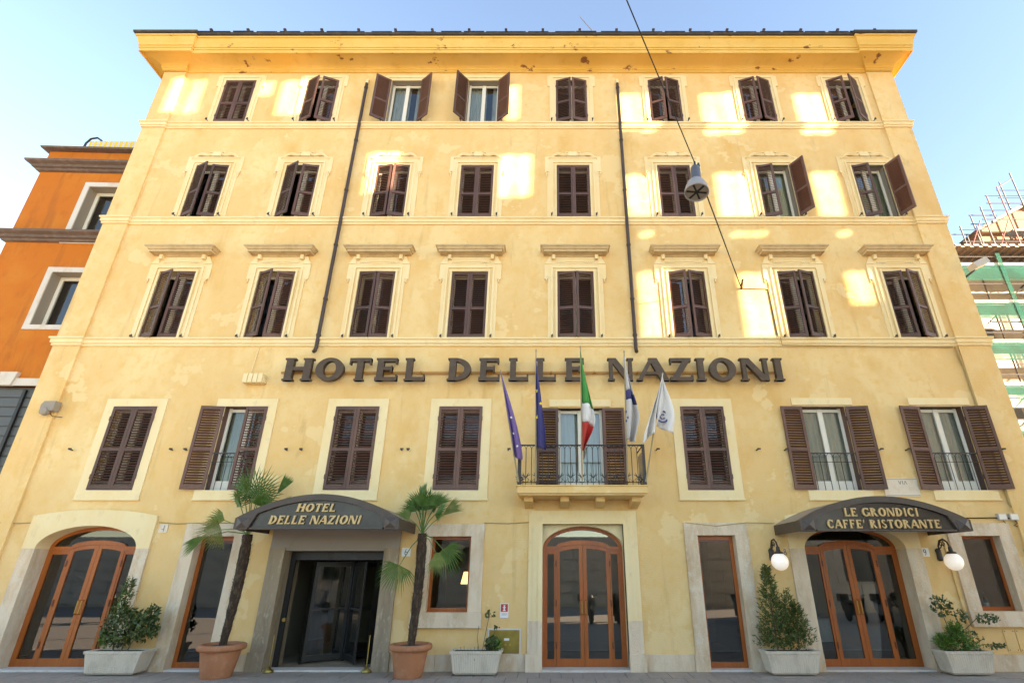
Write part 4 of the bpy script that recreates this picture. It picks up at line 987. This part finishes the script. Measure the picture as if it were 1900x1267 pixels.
shrub_planter(7.76, .86, [
    ('stems','twig',[('t',[(-.1,0,.33),(-.14,0,.8),(-.22,0,1.28)],.008),('t',[(.1,0,.33),(.2,0,.75),(.5,-.05,.98),(.78,-.08,.95)],.008),('t',[(.15,0,.33),(.4,-.05,.5),(.7,-.08,.45)],.006)]),
    ('bright_foliage','leaf_b',[('cone',120,.42,.30,.36,0),('cone',60,.18,.2,.40,-.28)]),
    ('foliage','leaf',[('c',120,.045,blob(-.16,0,1.15,.20,.14,.20)),('c',60,.045,blob(.16,0,.95,.16,.1,.14)),('c',90,.042,blob(.62,-.07,.93,.24,.08,.10)),('c',60,.04,blob(.62,-.08,.47,.18,.08,.06)),('c',160,.04,blob(.1,0,.55,.4,.18,.2))])],
    'ribbed concrete trough with bright grassy shrub and straggling twigs under the corner shop window', 14)

# ---- brass posts at the entrance
for k, x in enumerate((-5.36, -3.50)):
    root = empty('brass_post', (x,-.12,0)); tag(root, 'small brass post on a round foot at the revolving door', 'post', 'brass posts at the entrance')
    MB().lathe([(.10,.0),(.10,.03),(.05,.06),(.03,.10)], (0,0,0), 20).build('foot', M['brass'], root, True)
    MB().tube([(0,0,.09),(0,0,.62)], .009, 8).build('rod', M['brass'], root)
# ---- things standing inside, seen through the glass
def inside_table(x, y, m, label):
    root = empty('table', (x,y,0)); tag(root, label, 'table')
    MB().lathe([(.40,.30),(.42,.74),(.40,.76),(.02,.762)], (0,0,0), 20).build('cloth', m, root)
    MB().tube([(0,0,0),(0,0,.74)], .04, 8).build('leg', M['black'], root)
inside_table(-9.6, 1.5, M['red'], 'round table under a dark red cloth behind the arched door')
inside_table(6.2, 2.2, M['wcloth'], 'round table under a white cloth inside the restaurant')
root = empty('table_lamp', (-1.85, 1.2, 1.45)); tag(root, 'lit lampshade behind the shop window by the palm', 'lamp')
MB().lathe([(.10,.30),(.16,.05),(.155,.05),(.09,.30)], (0,0,0), 18).build('shade', M['bulb'], root); MB().tube([(0,0,-.5),(0,0,.2)], .015, 6).build('stand', M['brass'], root)

shelf = empty('display_ledge', (9.0,.55,.98)); tag(shelf, 'pale ledge inside the shop window at the building end', 'shelf')
MB().box(-.42,.42,-.2,.25,0,.04).box(-.38,-.30,-.1,.1,-.98,0).box(.30,.38,-.1,.1,-.98,0).build('board', M['pale_stone'], shelf)
root = empty('bottle', (9.12,.5,1.02)); tag(root, 'dark wine bottle on the ledge inside the shop window', 'bottle')
MB().lathe([(.04,0),(.042,.02),(.042,.2),(.018,.27),(.016,.34)], (0,0,0), 16).build('glass_body', M['black'], root, True); MB().lathe([(.0425,.06),(.0427,.14)], (0,0,0), 16).build('label_band', M['wcloth'], root)
root = empty('parcel', (8.76,.52,1.02)); tag(root, 'bright green and yellow wrapped parcel on the shop window ledge', 'parcel')
MB().prism([(-.13,0),(.12,0),(.15,.16),(.09,.30),(-.08,.32),(-.15,.18)], -.06, .06).build('wrapping', M['leaf_b'], root); MB().prism([(-.08,.14),(.08,.12),(.09,.30),(-.08,.32)], -.067, -.0605).build('paper', M['star'], root)
# ================================================================ ORANGE NEIGHBOUR
og = empty('orange_building', (-15.2,.6,0), R(2)); tag(og, 'orange plastered neighbouring house with grey mouldings and roof terrace', 'building')
ow = [(1.62,3.3,7.65,9.24),(1.62,3.3,10.3,12.15)]
grid_wall(0, 3.6, 0, 13.45, [(a,c,d,e) for a,c,d,e in ow]+[(0.0,3.6,0,5.98)], 0).build('wall', M['orange'], og)
MB().quad((0,0,0),(0,9,0),(0,9,13.45),(0,0,13.45)).quad((0,9,0),(3.6,9,0),(3.6,9,13.45),(0,9,13.45)).build('side_wall', M['orange'], og)
for z, h in ((12.6,.34),(10.12,.34)):
    MB().sweep([(0,9,-1,0),(0,0,-1,-1),(3.6,0,0,-1)], [(0,z+.06),(.08,z+.08),(.10,z+.14),(.16,z+.15),(.18,z+.22),(.29,z+.26),(.31,z+h-.02),(0,z+h)]).build('moulding', M['grey_stone'], og)
MB().sweep([(0,9,-1,0),(0,0,-1,-1),(3.6,0,0,-1)], [(0,13.44),(.16,13.47),(.18,13.52),(-.3,13.53)]).build('parapet_cap', M['grey_stone'], og)
for a,c,d,e in ow:
    b = MB(); frame_ring(b, a, c, d, e, .15, -.03, 0); b.box(a-.15,c+.15,-.034,0,d-.13,d); w_ = b.build('window', M['pale_stone'], og)
    b = MB(); reveal(b, a, c, d, e, .34); b.build('reveal', M['taupe'], w_)
    b = MB().box(a,a+.09,.28,.34,d,e).box(c-.09,c,.28,.34,d,e).box(a,c,.281,.339,e-.1,e).box(a,c,.281,.339,d,d+.08).box(a+.72,a+.84,.275,.34,d,e); b.build('casement', M['white'], w_)
    for u0,u1 in ((a+.09,a+.72),(a+.84,c-.09)): MB().quad((u0,.31,d),(u1,.31,d),(u1,.31,e),(u0,.31,e)).build('pane', M['glass'], w_)
    MB().box(a-.1,c+.1,.5,.55,d-.2,e+.2).build('dark_backing', M['dark'], w_)  # dark sheet whose colour stands in for the unlit room
MB().box(0,3.6,-.05,0,5.98,6.17).build('band', M['pale_stone'], og)
MB().prism([(1.55,5.97),(1.85,5.97),(1.92,6.32),(1.5,6.32)], -.10, 0).build('keystone', M['pale_stone'], og)
b = MB().box(0,3.6,.12,.2,0,5.98)
for k in range(24): b.box(0,3.6,.09,.118,.2+k*.24,.2+k*.24+.2)
b.build('shopfront', M['slate'], og)
for x in (.9,2.1): MB().box(x,x+.07,.03,.088,0,5.9).build('mullion', M['black'], og)
scr = empty('terrace_screen', (-14.3,.75,13.5)); tag(scr, 'yellow and white striped cloth screen on the orange roof terrace', 'screen')
for k in range(18): MB().box(k*.16,k*.16+.08,0,.02,.05,.50).box(k*.16,k*.16+.08,-.0,.019,.0,.05).build('stripe', M['stripe_y'], scr); MB().box(k*.16+.08,k*.16+.16,0,.02,0,.50).build('stripe', M['stripe_w'], scr)
MB().tube([(-.12,0,0),(-.10,0,.42),(0,0,.60),(.18,0,.64),(.35,0,.52)], .03, 7).build('rail', M['steel'], scr)

# ================================================================ SCAFFOLDED BUILDING (right, across the side street)
sb = empty('scaffolded_building', (19.0,11.2,0)); tag(sb, 'cream building under repair behind scaffolding and green netting', 'building')
MB().box(0,16,0,10,0,15.3).build('wall', M['cream_wall'], sb)
for x in (1.0,4.6,8.2):
    for z in (4.2,7.6,11.0): MB().box(x,x+1.3,-.05,.05,z,z+2.1).build('window', M['taupe'], sb); w_ = sb.children[-1]; MB().box(x+.12,x+1.18,-.06,-.051,z+.1,z+2.0).build('pane', M['slate'], w_)
b = MB()
for k in range(40): b.box(-1.0+k*.42,-1.0+k*.42+.26,-2.3,1.0,15.62,15.72).box(-1.0+k*.42+.26,-1.0+k*.42+.42,-2.28,1.0,15.56,15.64)
b.build('sheet_roof', M['tin'], sb)
sc = empty('scaffold', (18.6,9.3,0)); tag(sc, 'steel scaffold with plank decks and green debris netting', 'scaffold')
for k in range(6):
    for y in (0,1.1): MB().tube([(k*2.3,y,0),(k*2.3,y,15.5)], .035, 6).build('standard', M['steel'] if k % 2 else M['red_steel'], sc)
for j in range(7):
    z = 3.0+j*1.95
    MB().box(-.2,12,.05,1.05,z,z+.07).build('deck', M['deck'], sc); MB().box(-.2,12,-.03,.0,z+.07,z+.24).build('toe_board', M['deck'], sc)
    for dz in (.55,1.05): MB().tube([(-.2,-.04,z+dz),(12,-.04,z+dz)], .025, 5).build('guard_rail', M['steel'], sc)
    if j < 6: MB().tube([(.05+2.3*(j%2),1.1,z+.1),(2.25+2.3*(j%2),1.1,z+1.9)], .022, 5).tube([(2.3,1.1,z+.1),(4.5,1.1,z+1.9)], .022, 5).build('brace', M['steel'], sc)
    MB().quad((-.2,-.08,z-.75),(12,-.08,z-.75),(12,-.08,z+.1),(-.2,-.08,z+.1)).build('netting', M['net'], sc)
for k in range(6): MB().box(k*2.3-.10,k*2.3+.10,-.12,-.11,2,15.4).build('net_seam', M['net'], sc)
MB().quad((-.15,-.1,2.2),(2.0,-.1,2.2),(2.0,-.1,6.2),(-.15,-.1,6.2)).build('netting', M['net'], sc)
fl = empty('floodlight', (10.65,-.02,9.0)); tag(fl, 'small floodlight on an arm at the right corner of the hotel', 'lamp')
MB().tube([(0,.1,-.35),(.25,-.1,-.15)], .025, 6).build('arm', M['iron'], fl); MB().obox(Matrix.Translation((.34,-.15,-.02)) @ Matrix.Rotation(R(-25),4,'Y'), .42, .25, .16).build('head', M['plastic'], fl)
# the domed church lantern further back, with its own scaffold
tw = empty('roof_storey', (31.4,20.6,0)); tag(tw, 'peach gabled roof storey rising behind the sheet metal roof', 'building')
MB().box(0,8,0,8,0,24.4).build('wall', M['peach_wall'], tw)
MB().prism([(-.3,24.4),(8.3,24.4),(4.0,26.7)], -.3, 8).build('gable', M['peach_wall'], tw)
MB().prism([(-.7,24.35),(-.3,24.38),(4.0,26.68),(8.3,24.38),(8.7,24.35),(4.0,26.95)], -.7, 8.3).build('roof', M['tin'], tw)
for x in (1.0,3.2): MB().box(x,x+1.0,-.05,.02,21.6,23.6).build('window', M['taupe'], tw)
ts = empty('scaffold', (29.2,19.4,18)); tag(ts, 'red and grey scaffold tower around the peach gabled roof storey', 'scaffold')
for x, h, mm in ((0,6.3,'steel'),(1.2,6.3,'steel'),(2.0,8.0,'steel'),(3.8,9.8,'red_steel'),(5.2,11.1,'steel'),(6.6,9.6,'red_steel'),(8.4,10.2,'steel')):
    for y in (0,1.0): MB().tube([(x,y,0),(x,y,h)], .05, 5).build('standard', M[mm], ts)
for z, x0, x1 in ((3.4,-.2,9),(5.0,-.2,9),(6.0,-.1,1.4),(6.9,1.8,9),(7.7,1.9,4.0),(8.8,3.6,9),(9.5,3.7,9)):
    MB().tube([(x0,0,z),(x1,0,z)], .04, 5).build('guard_rail', M['steel'], ts); MB().tube([(x0,1.0,z+.3),(x1,1.0,z+.3)], .04, 5).build('guard_rail', M['steel'], ts)
    if z in (5.0,6.9): MB().box(x0+2,x1,.1,.9,z-.9,z-.75).build('deck', M['deck'], ts)
for x in (0,2.0,3.8,5.2): MB().tube([(x,0,4.0),(x+1.6,0,6.8)], .035, 5).build('brace', M['red_steel'], ts)
MB().tube([(3.8,0,9.7),(5.2,0,10.6)], .04, 5).build('brace', M['steel'], ts)
# ================================================================ OPPOSITE SIDE OF THE STREET (behind the viewer; added to block and shape the sun, base reflects in the glass)
OY = -17.0
PATCH = [(-11.70,-11.30,14.38,15.76),(-11.24,-10.78,14.38,15.74),(-8.20,-7.58,14.33,15.71),(-8.84,-8.63,15.10,15.66),(-1.26,-1.04,14.12,15.5),
         (2.14,2.62,13.70,15.15),(2.77,3.04,13.64,15.10),(4.65,5.11,13.53,15.15),(5.30,5.62,13.59,15.22),(7.52,8.26,13.55,15.15),
         (-5.15,-4.48,11.38,12.84),(-1.40,-.62,11.28,12.74),(2.22,2.78,10.64,12.02),(4.72,5.54,10.6,12.08),(7.45,7.98,10.63,12.11),
         (2.38,2.86,7.02,8.84),(4.92,5.54,7.02,8.8),(7.70,8.14,7.94,8.84),(4.95,5.1,9.95,10.08),(5.25,5.4,9.95,10.08),(5.55,5.7,9.97,10.1),(2.5,2.65,9.95,10.08),(7.8,7.95,9.98,10.1)]  # sun patches wanted on the facade; the added wall is pierced to cast them
tq = -OY/ -SDIR.y; DX, DZ = SDIR.x*tq, SDIR.z*tq
TH = .10
ex, ez = TH*abs(SDIR.x/SDIR.y), TH*SDIR.z/abs(SDIR.y)
oh = []
for (a,c,d,e) in PATCH: oh.append((round(a+DX-(ex if SDIR.x<0 else 0),3), round(c+DX+(ex if SDIR.x>0 else 0),3), round(d+DZ,3), round(e+DZ+ez,3)))
ob = empty('sun_patch_screen', (0,OY,0)); tag(ob, 'added unseen sun-blocking wall with patch-shaped openings over a rusticated grey stone base', 'building')  # unseen upper wall made up to block the sun except through its openings
TOP = 17.1+DZ
BX0, BX1 = -16.4+DX, 11.4+DX
b1 = grid_wall(BX0, BX1, 4.6, TOP, oh, 0); b2 = grid_wall(BX0, BX1, 4.6, TOP, oh, -TH)
b1.add(b2.v, [tuple(reversed(f)) for f in b2.f])
for (a,c,d,e) in oh:
    for q in (((a,0,d),(a,-TH,d),(a,-TH,e),(a,0,e)),((c,0,d),(c,0,e),(c,-TH,e),(c,-TH,d)),((a,0,e),(a,-TH,e),(c,-TH,e),(c,0,e)),((a,0,d),(c,0,d),(c,-TH,d),(a,-TH,d))): b1.quad(*q)
b1.box(BX0,BX1,-.3,.2,TOP+.001,TOP+.25)
b1.build('wall', M['opp_up'], ob)
for (a,c,d,e) in oh:
    if c-a > .6 and e-d > .8: MB().box((a+c)/2-.05,(a+c)/2+.05,-.06,-.03,d,e).build('mullion', M['white'], ob)  # bars added in the openings to streak the sun patches
mast = empty('wire_mast', (-2.34,-13.0,-.13)); tag(mast, 'slim grey steel mast holding the span wire across the street', 'mast')
MB().tube([(0,0,0),(0,0,9.75)], [.09,.06], 12).build('post', M['lamp_grey'], mast); MB().lathe([(.16,0),(.16,.25),(.10,.4)], (0,0,0), 14).build('foot', M['lamp_grey'], mast)
for j in range(6):
    z = j*.6
    for k in range(30):
        x = -36+k*2.2+(1.1 if j%2 else 0)
        yy = 0 if x > BX0 else -5
        if x < 26 and not (x < BX0 < x+2.2): MB().box(x+.02,x+2.18,yy-.5,yy+.12,z+.03,z+.57).build('stone', M['opp'], ob)
MB().box(-60,BX0-.01,-5.5,-4.96,-.13,3.7).build('added_low_wall', M['opp'], ob); MB().box(BX0,BX1,-.5,.04,-.13,4.59).build('base', M['opp'], ob)  # added stone wall, kept low and far back to let in sky light
for k, x in enumerate((15.0,19.2,23.4)):
    MB().box(x,x+1.5,.10,.135,1.3,3.4).build('window', M['slate'], ob)
def scooter(x, y, rz, m, label):
    root = empty('parked_scooter', (x,y,-.13), rz); tag(root, label, 'scooter', 'scooters parked across the street')
    for wx in (-.62,.62):
        MB().lathe([(.16,-.05),(.23,-.05),(.25,0),(.23,.05),(.16,.05)], (wx,0,.25), 18, Matrix.Rotation(R(90),3,'X')).build('wheel', M['tyre'], root)
    MB().prism([(-.75,.42),(-.35,.30),(.22,.26),(.30,.34),(-.05,.40),(-.15,.62),(-.78,.70)], -.15, .15).build('body', m, root)
    MB().prism([(.28,.28),(.36,.28),(.58,.92),(.50,.95)], -.19, .19).build('leg_shield', m, root)
    MB().prism([(-.82,.70),(-.12,.64),(-.08,.72),(-.45,.80),(-.82,.80)], -.13, .13).build('seat', M['seat'], root)
    MB().tube([(.62,0,.25),(.50,0,.95)], .03, 6).tube([(.42,-.32,1.02),(.50,0,.97),(.42,.32,1.02)], .02, 6).build('handlebar', M['black'], root)
    MB().lathe([(.09,0),(.10,.06),(.04,.10)], (.56,0,.95), 14, Matrix.Rotation(R(80),3,'Y')).build('headlight', M['lamp_white'], root)
    MB().box(-1.02,-.72,-.18,.18,.74,1.02).build('top_box', M['seat'], root)
for k, (x, mm) in enumerate(((1.5,'scooter'),(2.7,'seat'),(7.6,'scooter'),(8.8,'scooter'),(12.4,'seat'),(13.6,'scooter'),(14.9,'scooter'),(-17.5,'seat'))):
    scooter(x, -11.6, R(80+12*(k%3)), M[mm], 'grey scooter parked across the street' if mm == 'scooter' else 'black scooter parked across the street')
